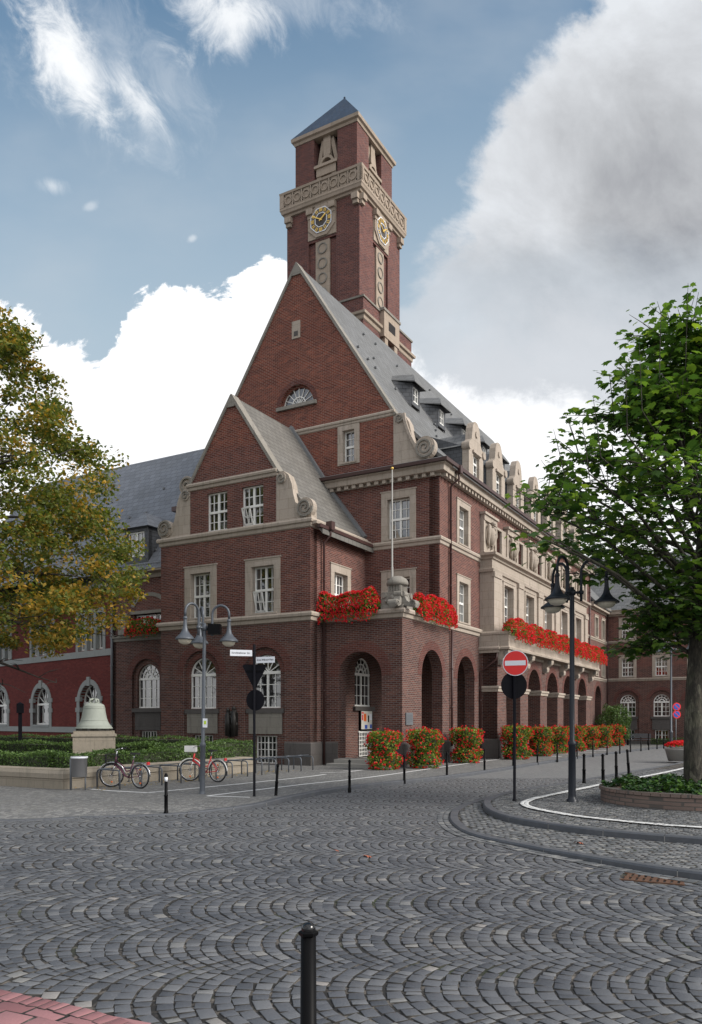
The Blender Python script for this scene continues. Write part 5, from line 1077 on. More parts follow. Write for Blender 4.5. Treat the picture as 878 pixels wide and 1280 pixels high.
# bicycles
def bicycle(loc,rz,fc,fc2,label,basket,steer):
    o=empty('bicycle',loc,rz); tag(o,label,'bicycle'); r=.335
    def wheel(x,st,parent):
        M=Matrix.Translation((x,0,r))@Matrix.Rotation(st,4,'Z')@Matrix.Rotation(PI/2,4,'X'); m=MB().mat(rubber); m.torus(M,r-.015,.02,32,8); w=m.build('wheel',parent)
        m=MB().mat(chrome); m.torus(M,r-.045,.011,32,6); m.tube([M@Vector((0,0,-.05)),M@Vector((0,0,.05))],.022,8)
        for i in range(20): a=2*PI*i/20; m.tube([M@Vector((0,0,.02*(-1)**i)),M@Vector(((r-.04)*math.cos(a),(r-.04)*math.sin(a),0))],.0022,4)
        m.build('rim',w)
        m=MB().mat(reflector); q=M@Vector((0,.19,0)); m.ball(M@Vector((.0,.19,0)),.028,5); m.ball(M@Vector((.0,-.19,0)),.028,5); m.build('reflector',w)
        m=MB().mat(fc2); pts=[M@Vector(((r+.03)*math.cos(t),(r+.03)*math.sin(t),0)) for t in [R(k) for k in range(10,190,12)]]; m.tube(pts,.019,6); m.build('mudguard',parent)
        return w
    wheel(-.53,0,o); wheel(.56,steer,o)
    m=MB().mat(fc); hd=Vector((.40,0,.80)); bb=Vector((-.1,0,.29)); seat=Vector((-.28,0,.78))
    m.tube([hd+Vector((.03,0,-.16)),(.2,0,.5),(.05,0,.34),bb],.024,10); m.tube([hd+Vector((.01,0,-.06)),(.15,0,.62),(-.02,0,.46),(-.2,0,.5)],.018,8); m.tube([bb,seat],.019,10)
    m.tube([hd+Vector((.04,0,-.2)),hd+Vector((-.02,0,.05))],.026,10)
    for s in (-1,1): m.tube([bb,(-.53,s*.05,r)],.011,8); m.tube([seat+Vector((0,0,-.12)),(-.53,s*.05,r)],.010,8)
    m.build('frame',o)
    m=MB().mat(fc2); st=Matrix.Rotation(steer,4,'Z'); top=hd+Vector((.04,0,-.2))
    for s in (-1,1): m.tube([top+(st@Vector((0,s*.045,0))),Vector((.56,0,r))+(st@Vector((0,s*.05,0)))],.013,8)
    m.build('fork',o)
    m=MB().mat(chrome); H0=hd+Vector((-.05,0,.22)); m.tube([hd,H0],.014,8); m.tube([H0+(st@Vector(v)) for v in ((-.22,-.29,.06),(-.1,-.27,.07),(.03,-.12,.03),(.04,0,0),(.03,.12,.03),(-.1,.27,.07),(-.22,.29,.06))],.012,8)
    hb=m.build('handlebar',o); m=MB().mat(rubber)
    for s in (-1,1): m.tube([H0+(st@Vector((-.22,s*.29,.06))),H0+(st@Vector((-.12,s*.275,.07)))],.018,8)
    m.build('grip',hb)
    m=MB().mat(chrome); m.tube([seat,seat+Vector((-.04,0,.15))],.013,8); sp_=m.build('seat_post',o)
    m=MB().mat(rubber); sx,sz=seat.x-.04,seat.z+.16; P=[(sx-.14,-.09,sz),(sx-.14,.09,sz),(sx-.02,.07,sz-.01),(sx+.16,.02,sz),(sx+.16,-.02,sz),(sx-.02,-.07,sz-.01)]
    m.faces(P+[(x,y*.8,z+.05) for x,y,z in P],[tuple(range(5,-1,-1)),tuple(range(6,12))]+[(i,(i+1)%6,6+(i+1)%6,6+i) for i in range(6)]); m.build('saddle',o)
    m=MB().mat(zinc)
    for s in (-1,1): m.tube([(-.3,s*.06,.70),(-.80,s*.06,.72)],.008,6); m.tube([(-.72,s*.06,.72),(-.53,s*.05,r)],.007,6)
    for i in range(5): m.tube([(-.36-.1*i,-.06,.715),(-.36-.1*i,.06,.715)],.006,6)
    m.build('carrier',o); m=MB().mat(redpaint); m.box(-.85,-.81,-.045,.045,.66,.74); m.build('rear_light',o)
    m=MB().mat(zinc); m.torus(Matrix.Translation(bb+Vector((0,-.05,0)))@Matrix.Rotation(PI/2,4,'X'),.09,.006,20,5); m.tube([bb+Vector((0,-.06,0)),bb+Vector((.12,-.09,-.12))],.009,6); m.tube([bb+Vector((0,.06,0)),bb+Vector((-.12,.09,.12))],.009,6)
    m.tube([bb+Vector((0,-.05,.09)),(-.53,-.05,r+.035)],.005,5); m.tube([bb+Vector((0,-.05,-.09)),(-.53,-.05,r-.035)],.005,5)
    for s in (-1,1): m.box(bb.x-s*.12-.04,bb.x-s*.12+.04,s*.12-.03,s*.12+.03,bb.z+s*.12-.01,bb.z+s*.12+.01)
    m.build('crankset',o)
    c=Vector((.56,0,.78)) if basket=='dark' else Vector((.53,0,.98)); M=Matrix.Translation(c)@st
    m=MB().mat(rubber if basket=='dark' else basketw)
    w,l,h=(.15,.16,.2) if basket=='dark' else (.13,.17,.13)
    for s in (-1,1): m.box(s*l-.006,s*l+.006,-w,w,-h/2,h/2+.05,M) if basket!='dark' else [m.box(s*l-.004,s*l+.004,-w+i*2*w/7-.004,-w+i*2*w/7+.004,-h/2,h/2+.05,M) for i in range(8)]
    for s in (-1,1): m.box(-l,l,s*w-.006,s*w+.006,-h/2,h/2+.05,M) if basket!='dark' else [m.box(-l+i*2*l/7-.004,-l+i*2*l/7+.004,s*w-.004,s*w+.004,-h/2,h/2+.05,M) for i in range(8)]
    for z in (-h/2,0,h/2+.05):
        if basket=='dark':
            m.box(-l,l,-w-.006,-w+.006,z-.006,z+.006,M);m.box(-l,l,w-.006,w+.006,z-.006,z+.006,M);m.box(-l-.006,-l+.006,-w,w,z-.006,z+.006,M);m.box(l-.006,l+.006,-w,w,z-.006,z+.006,M)
    m.box(-l,l,-w,w,-h/2-.01,-h/2,M)
    if basket!='dark': m.mat(blackmatte); m.box(-.06,.06,-w-.009,-w-.005,0,.07,M)
    m.build('basket',o); return o
bicycle(TW(-2.35,-12.75,.08),A0+PI,plain('bike_frame_dark',(.12,.03,.06),.35),chrome,'dark bicycle with a black wire basket leaning by the litter bin','dark',R(38))
bicycle(TW(-1.95,-9.9,.08),A0+PI,redpaint,white,'red and white bicycle with a pale front basket behind the grey lamp','light',R(30))
# ================================================================= FLOWERS
def flower_mass(parent,P,N,seed,nl,nf,ls=.08,fs=.05,depth=.08,leaf=None,fdens=None):
    """P,N : function(n,r) -> surface points and normals"""
    r=np.random.RandomState(seed); p,n=P(nl,r),None; p,n=p
    p=p-n*np.abs(r.normal(0,depth,(len(p),1))); nn=n*.7+rnd_unit(len(p),r)
    fmesh('foliage',leafV(p,nn,rnd_unit(len(p),r),r.uniform(.6,1.2,len(p))*ls,T6),6,[leaf or leaf_ger],parent=parent)
    p,n=P(nf,r); p=p+n*r.uniform(0,.05,(len(p),1)); k=7
    C=np.repeat(p,k,0)+rnd_unit(len(p)*k,r)*fs*.55; nn=np.repeat(n,k,0)*.6+rnd_unit(len(C),r)
    fmesh('flower',leafV(C,nn,rnd_unit(len(C),r),r.uniform(.7,1.2,len(C))*fs,T6),6,[petal],parent=parent)
def column_pts(Hc,rf):
    def P(n,r):
        z=r.rand(n); a=r.rand(n)*2*PI; rad=rf(z)*(1+.12*np.sin(a*3+z*9)+.10*np.sin(a*5-z*13)); top=r.rand(n)<.10; rr=np.where(top,rad*np.sqrt(r.rand(n)),rad); zz=np.where(top,1.,z)*Hc
        zz=np.where(top,Hc*(.93+.1*(1-rr/.45)+.05*np.sin(a*4)),zz); return np.stack([rr*np.cos(a),rr*np.sin(a),zz],1),np.stack([np.cos(a)*(~top),np.sin(a)*(~top),np.where(top,1.,.15)],1)
    return P
def colprof(z): return .55*np.where(z<.42,.72+.30*np.sin(np.clip(z/.42,0,1)*PI*.92),np.where(z<.48,.78,.70+.36*np.sin(np.clip((z-.44)/.56,0,1)*PI*.86)))
def make_col(seed):
    o=empty('flower_tower',(0,0,0),0); m=MB().mat(concrete); m.lathe([(.001,0),(.34,0),(.36,.14),(.3,.16),(.1,.2),(.06,1.4),(.001,1.42)],16); m.build('planter',o)
    m=MB().mat(soil); m.lathe([(.001,.12),(.36,.14),(.38,.3),(.36,.5),(.26,.65),(.28,.8),(.40,1.0),(.36,1.25),(.2,1.4),(.001,1.48)],14); m.build('stems',o)
    flower_mass(o,column_pts(1.52,colprof),None,seed,4200,330,.075,.050,.10); return o
cols=[(.07,-1.75),(1.03,-.1),(1.0,4.5),(1.9,8.75),(1.9,12.8),(1.9,16.3),(1.9,20.0),(1.9,23.9),(1.9,28.1),(1.9,32.2)]
descs=['in front of the porch front arch','at the corner of the porch below the grey plaque','between the two side arches of the porch','behind the no entry sign']+['before the arcade, %s from the no entry sign'%w for w in ('first','second','third','fourth','fifth','last')]
protos=[make_col(61),make_col(62)]
for i,(x,y) in enumerate(cols):
    o=protos[i] if i<2 else copy_tree(protos[i%2]); o.location=TW(x,y,.08); o.rotation_euler=(0,0,i*1.3); s_=(.97,1.0,1.02,1.06,1.02,1.,1.02,1.,1.,1.)[i]; o.scale=(s_*1.17,s_*1.17,s_)
    tag(o,'tall column of red geraniums '+descs[i],'flower column','geranium columns along the town hall')
def trough(name,label,a,b,z0,hw,zt,seed,nl,nf,F=None,box=True,hang=.25):
    """flower box from a to b (town hall local xy)"""
    o=empty(name,TH0,A0); tag(o,label,'flower box'); A=np.array(a,float);B=np.array(b,float); d=B-A; L=np.linalg.norm(d); t=d/L; nrm=np.array([t[1],-t[0]])
    m=MB().mat(blackmatte); c=[(A+nrm*.12),(B+nrm*.12),(B-nrm*.12),(A-nrm*.12)]; m.hexa([(*q,z0) for q in c]+[(*q,z0+.2) for q in c]); m.build('box',o)
    def P(n,r):
        s=r.rand(n); th_=r.rand(n)*PI*1.15-.15*PI; 
        bump=1+.13*np.sin(s*L*2.3+seed)+.09*np.sin(s*L*5.1); ra=hw*bump; rz=np.where(th_<.55,hang+.12,(zt-z0-.05))*bump
        end=np.minimum(1,np.sqrt(np.minimum(s,1-s)*L/.35+.08)); u=np.cos(th_)*ra*end; zz=z0+.12+np.sin(th_)*(zt-z0-.12)*end*bump-np.where(np.cos(th_)>.5,hang*r.rand(n)*end,0)
        p2=A[None]+d[None]*(s[:,None]*1.04-.02)+nrm[None]*u[:,None]; n3=np.stack([nrm[0]*np.cos(th_),nrm[1]*np.cos(th_),np.sin(th_)],1); return np.stack([p2[:,0],p2[:,1],zz],1),n3
    flower_mass(o,P,None,seed,nl,nf,.08,.055,.07); return o
trough('flower_box','overflowing red geranium box on the porch roof edge, left of the stone ornament',(-3.95,-.12),(-1.05,-.12),6.45,.36,7.3,71,3600,1250)
trough('flower_box','red geranium box on the porch roof edge, right of the stone ornament',(.12,1.0),(.12,5.0),6.45,.34,7.25,72,4200,1500)
trough('flower_box','very long bank of red geraniums along the stone balcony above the arcade',(1.5,9.1),(1.5,29.4),6.25,.38,6.98,73,15000,5600)
trough('flower_box','small red geranium box on the dark recessed wing beside the autumn tree',(-16.9,1.7),(-14.4,1.7),6.55,.38,7.2,74,2400,300)
# far planter
fpn=empty('concrete_planter',(15.35,37.0,.1),R(-30),'round concrete planter full of red flowers behind the tree trunk','planter')
m=MB().mat(concrete); m.lathe([(.001,0),(.62,0),(.75,.5),(.78,.52),(.78,.58),(.66,.58),(.6,.5),(.001,.5)],24); m.build('bowl',fpn)
flower_mass(fpn,lambda n,r:((lambda a,q:(np.stack([q*.75*np.cos(a),q*.75*np.sin(a),.58+.3*np.sqrt(np.maximum(0,1-q*q*.9))],1),np.stack([q*np.cos(a),q*np.sin(a),1-q*.6],1)))(r.rand(n)*2*PI,np.sqrt(r.rand(n)))),None,81,900,420,.08,.06,.05)
# bench and bushes at the end of the street
be=empty('park_bench',TW(3.0,35.2,.08),A0,'grey slatted bench beneath the far brick building','bench')
m=MB().mat(zinc)
for i in range(4): m.box(-.9,.9,-.25+i*.12,-.16+i*.12,.42,.46)
m.build('seat',be); m=MB().mat(zinc)
for i in range(3): m.box(-.9,.9,.24,.27,.55+i*.12,.64+i*.12)
m.build('backrest',be)
for s in (-1,1): m=MB().mat(black); m.box(s*.75-.03,s*.75+.03,-.22,.25,0,.42); m.box(s*.75-.03,s*.75+.03,.2,.24,.42,.9); m.build('leg',be)
def bush(loc,rx,rz,label,seed,n,ls=.12,lm=None,name='shrub'):
    o=empty(name,loc,0); tag(o,label,'shrub'); r=np.random.RandomState(seed); m=MB().mat(barkdark)
    for i in range(7): a=i*.9; m.tube([(0,0,-.1),(rx*.3*math.cos(a),rx*.3*math.sin(a),rz*.6),(rx*.6*math.cos(a),rx*.6*math.sin(a),rz*1.3)],[.04,.025,.01],6)
    m.build('stem',o); u=rnd_unit(n,r); rad=(.62+.38*r.rand(n)**.5)*(1+.13*np.sin(u[:,0]*6+u[:,2]*5)+.1*np.sin(u[:,1]*9)); p=u*rad[:,None]*np.array([rx,rx,rz])+np.array([0,0,rz])
    k=p[:,2]>0; p=p[k];u=u[k]; fmesh('foliage',leafV(p,u*.7+rnd_unit(len(p),r),rnd_unit(len(p),r),r.uniform(.7,1.2,len(p))*ls,T4),4,[lm or leaf_hedge],parent=o); return o
bush(TW(1.35,34.6,.08),1.25,1.55,'tall dense green shrub at the end of the arcade wall',91,7000)
hedge([(3.6,7.5,37.2,37.9,.08,.55)],'hedge','short low hedge strip under the windows of the far brick building',4,300)
# ================================================================= TREES
def branch(mb,p,d,L,r,depth,out,rnd,up=.12,spread=.6,twig=.02):
    pts=[Vector(p)];d=Vector(d).normalized();n=4
    for i in range(n): d=(d+Vector((rnd.uniform(-.16,.16),rnd.uniform(-.16,.16),rnd.uniform(-.06,.14)+up*.3))).normalized(); pts.append(pts[-1]+d*L/n)
    mb.tube(pts,[r*(1-.5*i/n) for i in range(n+1)],7 if r>.05 else 5,caps=False)
    if depth==0: out.append((pts[-1],d)); return
    out.append((pts[2],d)) if depth<2 else None
    for k in range(rnd.choice((2,3))):
        a=rnd.uniform(0,2*PI); q=d.orthogonal().normalized(); q=Matrix.Rotation(a,3,d)@q; nd=(d*(1-spread*.4)+q*spread*rnd.uniform(.7,1.2)+Vector((0,0,up))).normalized()
        branch(mb,pts[-1] if k else pts[3],nd,L*rnd.uniform(.62,.82),r*.52,depth-1,out,rnd,up,spread,twig)
# autumn lime tree on the left
rnd=random.Random(12); r=np.random.RandomState(77)
lt=empty('lime_tree',(-14.6,29.5,.3),0,'large lime tree turning yellow and orange in front of the red building','tree')
prof=[(4.0,.8),(4.5,3.6),(5.2,5.6),(6.6,6.4),(8.2,6.6),(9.7,6.3),(11.2,5.6),(12.2,4.5),(13.2,3.7),(14.4,3.5),(15.3,3.1),(16.2,2.2),(16.9,1.2),(17.3,.2)]
PZ=np.array([a for a,_ in prof]);PR=np.array([b for _,b in prof])
m=MB().mat(barkdark); out=[]
m.tube([(0,0,-.4),(.05,0,1),(.1,.05,3.5),(.0,.1,7),(.1,.0,11),(.1,0,15.5)],[.42,.32,.28,.22,.13,.03],12)
for i in range(44):
    z=3.4+11.8*(i/44); a=i*2.399+rnd.uniform(-.3,.3); rr_=np.interp(z+.8,PZ,PR); L=rr_*.92; up=.30 if z>6 else .02
    pts=[Vector((0,0,z))]; d=Vector((math.cos(a),math.sin(a),up)).normalized()
    for k in range(5): d=(d+Vector((rnd.uniform(-.15,.15),rnd.uniform(-.15,.15),rnd.uniform(-.16,.08)))).normalized(); pts.append(pts[-1]+d*L/5)
    m.tube(pts,[.10*(1-k/5.6)*(1.2-z/18) for k in range(6)],6,caps=False)
    for q in pts[2:]:
        for s in (-1,1):
            e=q+Vector((rnd.uniform(-.9,.9),rnd.uniform(-.9,.9),rnd.uniform(-.5,.5))); m.tube([q,(q+e)/2+Vector((0,0,.08)),e],[.025,.016,.006],4,caps=False)
m.build('trunk',lt)
nc=500; zc=r.uniform(4.3,16.9,nc*3); rmax=np.interp(zc,PZ,PR); keep_=r.rand(nc*3)<rmax/6.4; zc=zc[keep_][:nc];rmax=rmax[keep_][:nc]; nc=len(zc)
ac=r.rand(nc)*2*PI; rc=rmax*np.where(r.rand(nc)<.78,r.uniform(.78,1.0,nc),np.sqrt(r.rand(nc))*.8)
cc=np.stack([rc*np.cos(ac),rc*np.sin(ac),zc],1); cr=r.uniform(.45,1.0,nc)
per=170; C=np.repeat(cc,per,0)+rnd_unit(nc*per,r)*(r.rand(nc*per,1)**.45)*np.repeat(cr,per)[:,None]*np.array([1.1,1.1,.62]); C[:,2]-=.10*np.repeat(cr,per)*0
N=rnd_unit(nc*per,r)*.75+np.array([0,0,.8]); 
warm=(np.repeat((r.rand(nc)<.16)|((zc<6.8)&(rc>3)&(r.rand(nc)<.45)),per)&(r.rand(nc*per)<.6))|(r.rand(nc*per)<.10)
fmesh('crown',leafV(C,N,rnd_unit(nc*per,r),r.uniform(.12,.21,nc*per),T4),4,[leaf_olive,leaf_orange],warm.astype(int),parent=lt)
# plane tree on the right
pt=empty('plane_tree',(7.77,18.0,.3),0,'big green plane tree growing from the round brick planter','tree')
rnd=random.Random(5); r=np.random.RandomState(31)
m=MB().mat(plane_bark); m.tube([(.1,0,-.2),(.0,0,.15),(-.04,0,1.2),(.0,.02,2.4),(.06,.0,3.4),(.1,.0,4.4)],[.32,.255,.215,.20,.19,.17],16)
m.tube([(.1,0,4.3),(.2,.1,5.6),(.3,.05,7),(.5,0,8.6),(.55,0,10.2)],[.19,.14,.10,.06,.02],10)
profR=[(2.3,1.0),(3.0,1.35),(3.7,1.4),(4.4,1.5),(4.9,1.9),(5.35,3.1),(5.8,4.2),(6.4,4.2),(7.1,3.4),(7.9,2.7),(8.7,1.9),(9.5,1.35),(10.3,.9),(10.9,.4)]
QZ=np.array([a for a,_ in profR]);QR=np.array([b for _,b in profR])
tips=[]
for i in range(46):
    z0=2.9+6.6*(i/46); a=i*2.399+rnd.uniform(-.3,.3); zt=z0+ (.9 if z0>4 else .0)+rnd.uniform(-.2,.5); L=np.interp(zt,QZ,QR)*rnd.uniform(.8,.98)
    st=Vector((.05+.06*max(0,z0-4),0,z0)); en=Vector((math.cos(a)*L,math.sin(a)*L,zt)); md=(st+en)/2+Vector((rnd.uniform(-.2,.2),rnd.uniform(-.2,.2),.25)); 
    pts=[st,st.lerp(md,.6)+Vector((rnd.uniform(-.15,.15),rnd.uniform(-.15,.15),.12)),md,md.lerp(en,.5)+Vector((0,0,.05)),en]; m.tube(pts,[.055,.04,.028,.018,.008],7,caps=False)
    for q,wt in ((pts[1],2),(pts[2],4),(pts[2].lerp(pts[3],.5),3),(pts[3],4),(pts[3].lerp(pts[4],.5),3),(pts[4],4)):
        for s in range(wt+1):
            dr=(Vector((math.cos(a),math.sin(a),0))*rnd.uniform(.1,1)+Vector((rnd.uniform(-1,1),rnd.uniform(-1,1),rnd.uniform(-.15,1.0)))).normalized(); tips.append((q,dr,rnd.uniform(.55,1.15)))
for (px,py,pz,dx,dz,L) in ((-2.3,-2.2,7.3,-.1,1,1.3),(-1.4,-1.5,8.6,-.05,1,1.4),(-.3,-1.2,9.3,.05,1,1.5),(.4,-1.,9.8,.1,1,1.3),(-3.0,-2.,6.6,-.2,1,1.0),(-3.8,-1.5,6.0,-.7,.4,.8),(-4.0,-1.8,5.4,-1,.1,.6),(-3.6,-2.1,5.2,-.9,-.05,.7),(1.2,-1.3,9.6,.1,1,1.5),(-.9,-1.6,8.9,-.05,1,1.6),(-1.9,-1.9,7.9,-.12,1,1.3),(-2.7,-1.8,7.0,-.2,1,1.2),(-3.3,-1.4,6.6,-.3,1,1.1),(0,-1.6,9.6,0,1,1.5)):
    tips.append((Vector((px,py,pz)),Vector((dx,-.2,dz)).normalized(),L)); m.tube([(0,0,max(3.5,pz-2)),(px*.6,py*.6,pz-.5),(px,py,pz)],[.05,.03,.012],6,caps=False)
LC=[];LN=[];LA=[];LS=[]
for q,dr,L in tips:
    end=q+dr*L; m.tube([q,q.lerp(end,.5)+Vector((0,0,.04)),end],[.012,.009,.004],4,caps=False); nl=int(L/.10)
    for k in range(nl):
        f=(k+.6)/nl; base=q.lerp(end,f); a=rnd.uniform(0,2*PI); side=(dr.orthogonal().normalized()); side=Matrix.Rotation(k*2.4+a*.2,3,dr)@side
        o_=(side*.85+dr*.35+Vector((0,0,rnd.uniform(-.1,.3)))).normalized(); pos=base+o_*rnd.uniform(.05,.14); ax=(o_+Vector((0,0,-rnd.uniform(.0,.7)))).normalized(); nr=Vector((rnd.gauss(0,.28),rnd.gauss(0,.28),1))+o_*rnd.uniform(0,.5)
        LC.append(pos);LN.append(nr);LA.append(ax);LS.append(rnd.uniform(.12,.27)*(1-.25*(f>.85)))
m.build('trunk',pt)
# inner crown leaves to close the canopy
ni=4400; z=r.uniform(3.6,10.0,ni); rm=np.interp(z,QZ,QR); a=r.rand(ni)*2*PI; q=rm*np.sqrt(r.uniform(.05,.86,ni)); ci=np.stack([q*np.cos(a),q*np.sin(a),z],1)
# cluster them
cl=ci[r.randint(0,620,ni)]+rnd_unit(ni,r)*r.uniform(.05,.55,(ni,1)); 
C=np.concatenate([np.array([tuple(v) for v in LC]),cl]); N=np.concatenate([np.array([tuple(v) for v in LN]),rnd_unit(ni,r)*.5+np.array([0,0,.9])]); A=np.concatenate([np.array([tuple(v) for v in LA]),rnd_unit(ni,r)+np.array([0,0,-.5])]); S=np.concatenate([np.array(LS),r.uniform(.14,.26,ni)])
fmesh('crown',leafV(C,N,A,S,TP),12,[leaf_plane],parent=pt)
# round brick planter with ivy
pl=empty('tree_planter',(PLC[0],PLC[1],.12),0,'round low brick planter ring overgrown with ivy around the plane tree','planter')
m=MB().mat(brick_low); m.lathe([(2.05,-.1),(2.05,.26),(1.83,.26),(1.83,.0)],72,smooth=False); m.build('brick_ring',pl)
m=MB().mat(brick_low)
for i in range(64):
    a=2*PI*i/64; M=Matrix.Rotation(a,4,'Z'); m.box(1.80,2.08,-.095,.095,.262,.335,M)
m.build('coping_bricks',pl); m=MB().mat(soil); m.lathe([(1.83,.18),(1.2,.26),(.001,.3)],40); m.build('soil',pl)
n=5200; a=r.rand(n)*2*PI; q=2.0*np.sqrt(r.rand(n)); z=.30+.13*np.sin(q*3+a*4)**2+.10*r.rand(n)-.10*(q>1.8); p=np.stack([q*np.cos(a),q*np.sin(a),z],1)
fmesh('ivy',leafV(p,rnd_unit(n,r)*.7+np.array([0,0,1.]),rnd_unit(n,r),r.uniform(.07,.14,n),T6),6,[leaf_ivy],parent=pl)
# fallen leaves
rr=random.Random(8)
for i,(x,y,l) in enumerate([(.18,11.43,'curled red fallen leaf on the open setts'),(-.25,11.9,'small brown fallen leaf just behind the red one on the open setts'),(3.5,12.45,'red fallen leaf lying on the lower apron of the island')]):
    V=leafV(np.array([[0,0,.02]]),np.array([[.2,.1,1.]]),np.array([[1.,.4,.1]]),np.array([.16 if i!=1 else .09]),TP*np.array([1,1,2.5])); o=fmesh('fallen_leaf',V,12,[leafred]); o.location=(x,y,.01 if i<2 else .05); tag(o,l,'leaf')
# scattered litter leaves under the racks
n=420; rl=np.random.RandomState(15); xs=rl.uniform(-3.4,-2.2,n); ys=rl.uniform(-13.8,-4,n); c_,s_=math.cos(A0),math.sin(A0); p=np.stack([TH0.x+xs*c_-ys*s_,TH0.y+xs*s_+ys*c_,np.full(n,.1)],1)
o=fmesh('leaf_litter',leafV(p,rnd_unit(n,rl)*.3+np.array([0,0,1.]),rnd_unit(n,rl),rl.uniform(.03,.08,n),T4),4,[leaf_orange]); tag(o,'scattered yellow leaves under the bicycle racks','leaves',kind='stuff')
# ================================================================= CAMERA, LIGHT, SKY
cam=bpy.data.cameras.new('camera'); co=bpy.data.objects.new('camera',cam); COL.objects.link(co); scene.camera=co
co.location=(0,0,1.95); co.rotation_euler=(PI/2,0,0); cam.sensor_fit='VERTICAL'; cam.sensor_height=36; cam.sensor_width=36; cam.lens=998/1280*36; cam.shift_y=261/1280; cam.clip_end=3000; cam.clip_start=.05
SUNEL,SUNAZ=33,112   # azimuth from +Y towards +X
sd=bpy.data.lights.new('sun','SUN'); sd.energy=3.4; sd.angle=R(22); sd.color=(1,.95,.88); so=bpy.data.objects.new('sun',sd); COL.objects.link(so)
dv=Vector((math.sin(R(SUNAZ))*math.cos(R(SUNEL)),math.cos(R(SUNAZ))*math.cos(R(SUNEL)),math.sin(R(SUNEL)))); so.rotation_euler=dv.to_track_quat('Z','Y').to_euler()
w=bpy.data.worlds.new('World'); scene.world=w; w.use_nodes=True; t=NT(w.node_tree); bg=w.node_tree.nodes['Background']; SKY=.10
sky=t.add('ShaderNodeTexSky',sky_type='NISHITA'); sky.sun_disc=False; sky.sun_elevation=R(SUNEL); sky.sun_rotation=R(SUNAZ); sky.air_density=1.0; sky.dust_density=1.5; sky.ozone_density=1.5
d=t.add('ShaderNodeTexCoord').outputs['Generated']; x,y,z=t.xyz(d)[:3]
yy=t.math('MAXIMUM',t.math('ABSOLUTE',y),.05); a=t.math('DIVIDE',x,yy); b=t.math('DIVIDE',z,yy); U_=t.math('ADD',t.math('MULTIPLY',a,.998),.439); V_=t.math('SUBTRACT',.901,t.math('MULTIPLY',b,.998))  # units of 1000
pv=t.comb(U_,V_,t.math('MULTIPLY',y,2.)); K=1/SKY
n1=t.noise(pv,6.,9,.62,.3); n2=t.noise(pv,22.,7,.65); nz=t.math('ADD',t.math('MULTIPLY',t.math('SUBTRACT',n1,.5),.20),t.math('MULTIPLY',t.math('SUBTRACT',n2,.5),.05))
def curve(xs,pts):
    n=t.add('ShaderNodeFloatCurve'); c=n.mapping.curves[0]; 
    while len(c.points)<len(pts): c.points.new(.5,.5)
    for p,(px,py) in zip(c.points,pts): p.location=(px,py); p.handle_type='AUTO'
    n.mapping.update(); t.put(n.inputs['Value'],xs); return n.outputs[0]
base=t.mix(t.maprange(V_,.0,.45,.10,.85),t.mix(1.,sky.outputs[0],(1.30,1.66,1.62),'MULTIPLY'),(.50*K,.61*K,.69*K))
# thin veil
nv=t.noise(t.comb(U_,t.math('MULTIPLY',V_,1.6),0.),2.6,5,.5); veil=t.math('MULTIPLY',t.maprange(nv,.42,.7,0,1,True),.30); base=t.mix(veil,base,(.60*K,.65*K,.70*K))
def ell(cx,cy,rx,ry,ang):
    dx=t.math('SUBTRACT',U_,cx);dy=t.math('SUBTRACT',V_,cy); c,s=math.cos(R(ang)),math.sin(R(ang))
    p=t.math('DIVIDE',t.math('ADD',t.math('MULTIPLY',dx,c),t.math('MULTIPLY',dy,s)),rx); q=t.math('DIVIDE',t.math('SUBTRACT',t.math('MULTIPLY',dy,c),t.math('MULTIPLY',dx,s)),ry)
    return t.math('SUBTRACT',1.,t.math('SQRT',t.math('ADD',t.math('MULTIPLY',p,p),t.math('MULTIPLY',q,q))))
nw=t.noise(t.comb(t.math('ADD',t.math('MULTIPLY',U_,1.3),t.math('MULTIPLY',V_,-.5)),t.math('MULTIPLY',V_,.9),.3),14.,9,.68,.6)
wn=t.math('MULTIPLY',t.math('SUBTRACT',nw,.5),1.9)
for (cx,cy,rx,ry,an,st) in ((.085,.07,.14,.055,58,1.),(.165,.115,.075,.032,50,.8),(.285,.02,.10,.07,10,.9),(.33,.0,.2,.05,5,.3),(.065,.232,.03,.018,20,.5),(.113,.258,.014,.008,-20,.3),(.241,.298,.009,.006,-30,.4),(.13,.08,.19,.11,45,.25)):
    f=t.math('MULTIPLY',t.maprange(t.math('ADD',ell(cx,cy,rx,ry,an),wn),.05,.95,0,1,True),st); base=t.mix(f,base,(1.0*K,1.02*K,1.04*K))
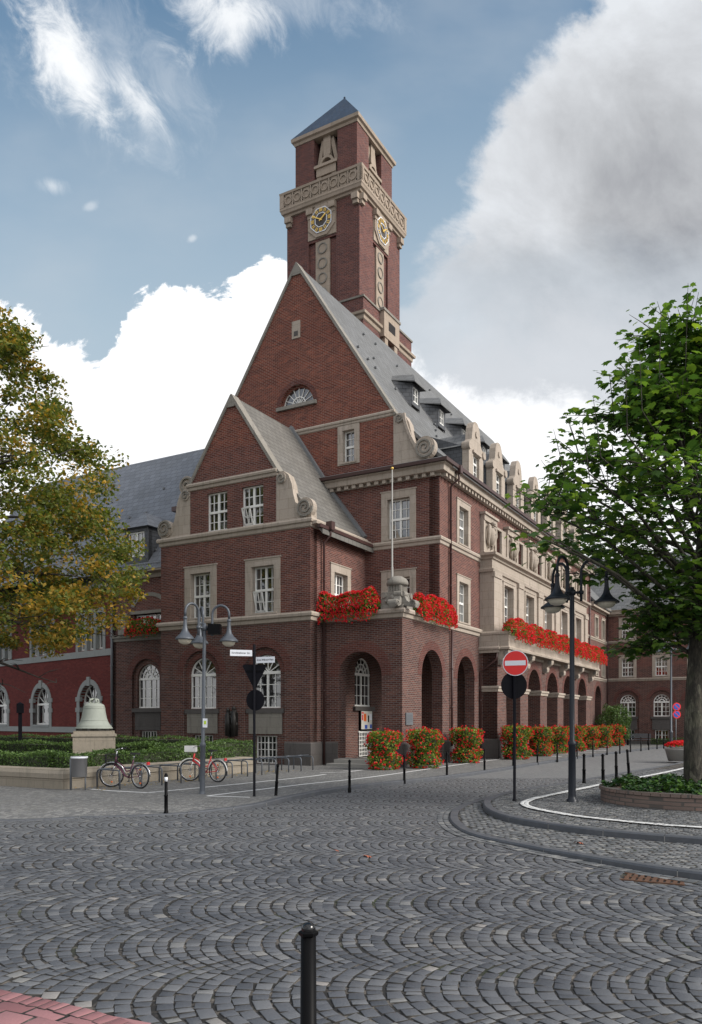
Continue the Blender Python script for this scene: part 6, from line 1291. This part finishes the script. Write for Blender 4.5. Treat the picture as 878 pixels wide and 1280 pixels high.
# big grey cloud bank, upper right
edge=curve(V_,[(0,.725),(.1,.66),(.2,.612),(.28,.555),(.34,.53),(.42,.47),(.55,.40),(.7,.36),(1,.3)])
s1=t.math('ADD',t.math('SUBTRACT',U_,edge),nz); mk=t.maprange(s1,-.012,.035,0,1,True)
soft=t.maprange(t.math('ADD',V_,t.math('MULTIPLY',nz,.6)),.26,.40,1,.55,True); mk=t.math('MULTIPLY',mk,soft)
sh=t.math('ADD',t.math('MULTIPLY',t.noise(pv,4.5,9,.6,.3),1.05),t.math('MULTIPLY',t.maprange(s1,0,.2,0,1,True),.17)); core=t.math('MULTIPLY',t.math('MAXIMUM',ell(.80,.22,.22,.16,-28),-.3),.22)
gcol=t.ramp(t.math('ADD',sh,core),[(.40,(.80*K,.83*K,.87*K)),(.62,(.64*K,.66*K,.69*K)),(.80,(.50*K,.515*K,.54*K)),(1.0,(.34*K,.35*K,.38*K))]); base=t.mix(mk,base,gcol)
lowv=t.maprange(t.math('ADD',V_,t.math('MULTIPLY',nz,1.2)),.30,.46,0,.7,True); base=t.mix(t.math('MULTIPLY',lowv,t.maprange(U_,.45,.6,0,1,True)),base,(.72*K,.74*K,.78*K))
# white cumulus, low
top=curve(t.math('MAXIMUM',t.math('MINIMUM',U_,1.),0.),[(0,.385),(.05,.41),(.09,.43),(.125,.436),(.148,.405),(.17,.372),(.22,.345),(.30,.352),(.36,.335),(.45,.38),(.52,.43),(.60,.475),(.72,.475),(.80,.505),(1,.52)])
cb=t.math('ADD',t.math('SUBTRACT',V_,top),t.math('ADD',t.math('MULTIPLY',nz,.75),t.math('MULTIPLY',t.math('SUBTRACT',t.noise(pv,13.,10,.7,.8),.5),.09))); sharp=t.maprange(U_,.38,.6,.010,.05); cm=t.maprange(cb,0,sharp,0,1,True)
base=t.mix(cm,base,(1.12*K,1.13*K,1.15*K))
# elsewhere (behind the viewer): broken bright overcast
side=t.maprange(x,-.5,.8,.75,1.42)
bk=t.mix(t.maprange(t.noise(d,2.2,7,.6),.38,.62),t.mix(.4,sky.outputs[0],(.9*K,.95*K,1.05*K)),(1.55*K,1.55*K,1.56*K))
bk=t.mix(1.,bk,t.comb(side,side,side),'MULTIPLY')
fin=t.mix(t.maprange(y,.02,.18,0,1,True),bk,base)
fin=t.mix(t.maprange(z,-.02,.0,1,0),fin,(.15*K,.15*K,.15*K))
t.l.new(fin,bg.inputs[0]); bg.inputs[1].default_value=SKY
vs=scene.view_settings; vs.view_transform='Standard'; vs.look='None'; vs.exposure=0; vs.gamma=1; vs.use_curve_mapping=False
scene.cycles.max_bounces=6; scene.cycles.diffuse_bounces=3; scene.cycles.transparent_max_bounces=6; scene.cycles.use_adaptive_sampling=True
scene.cycles.use_denoising=True
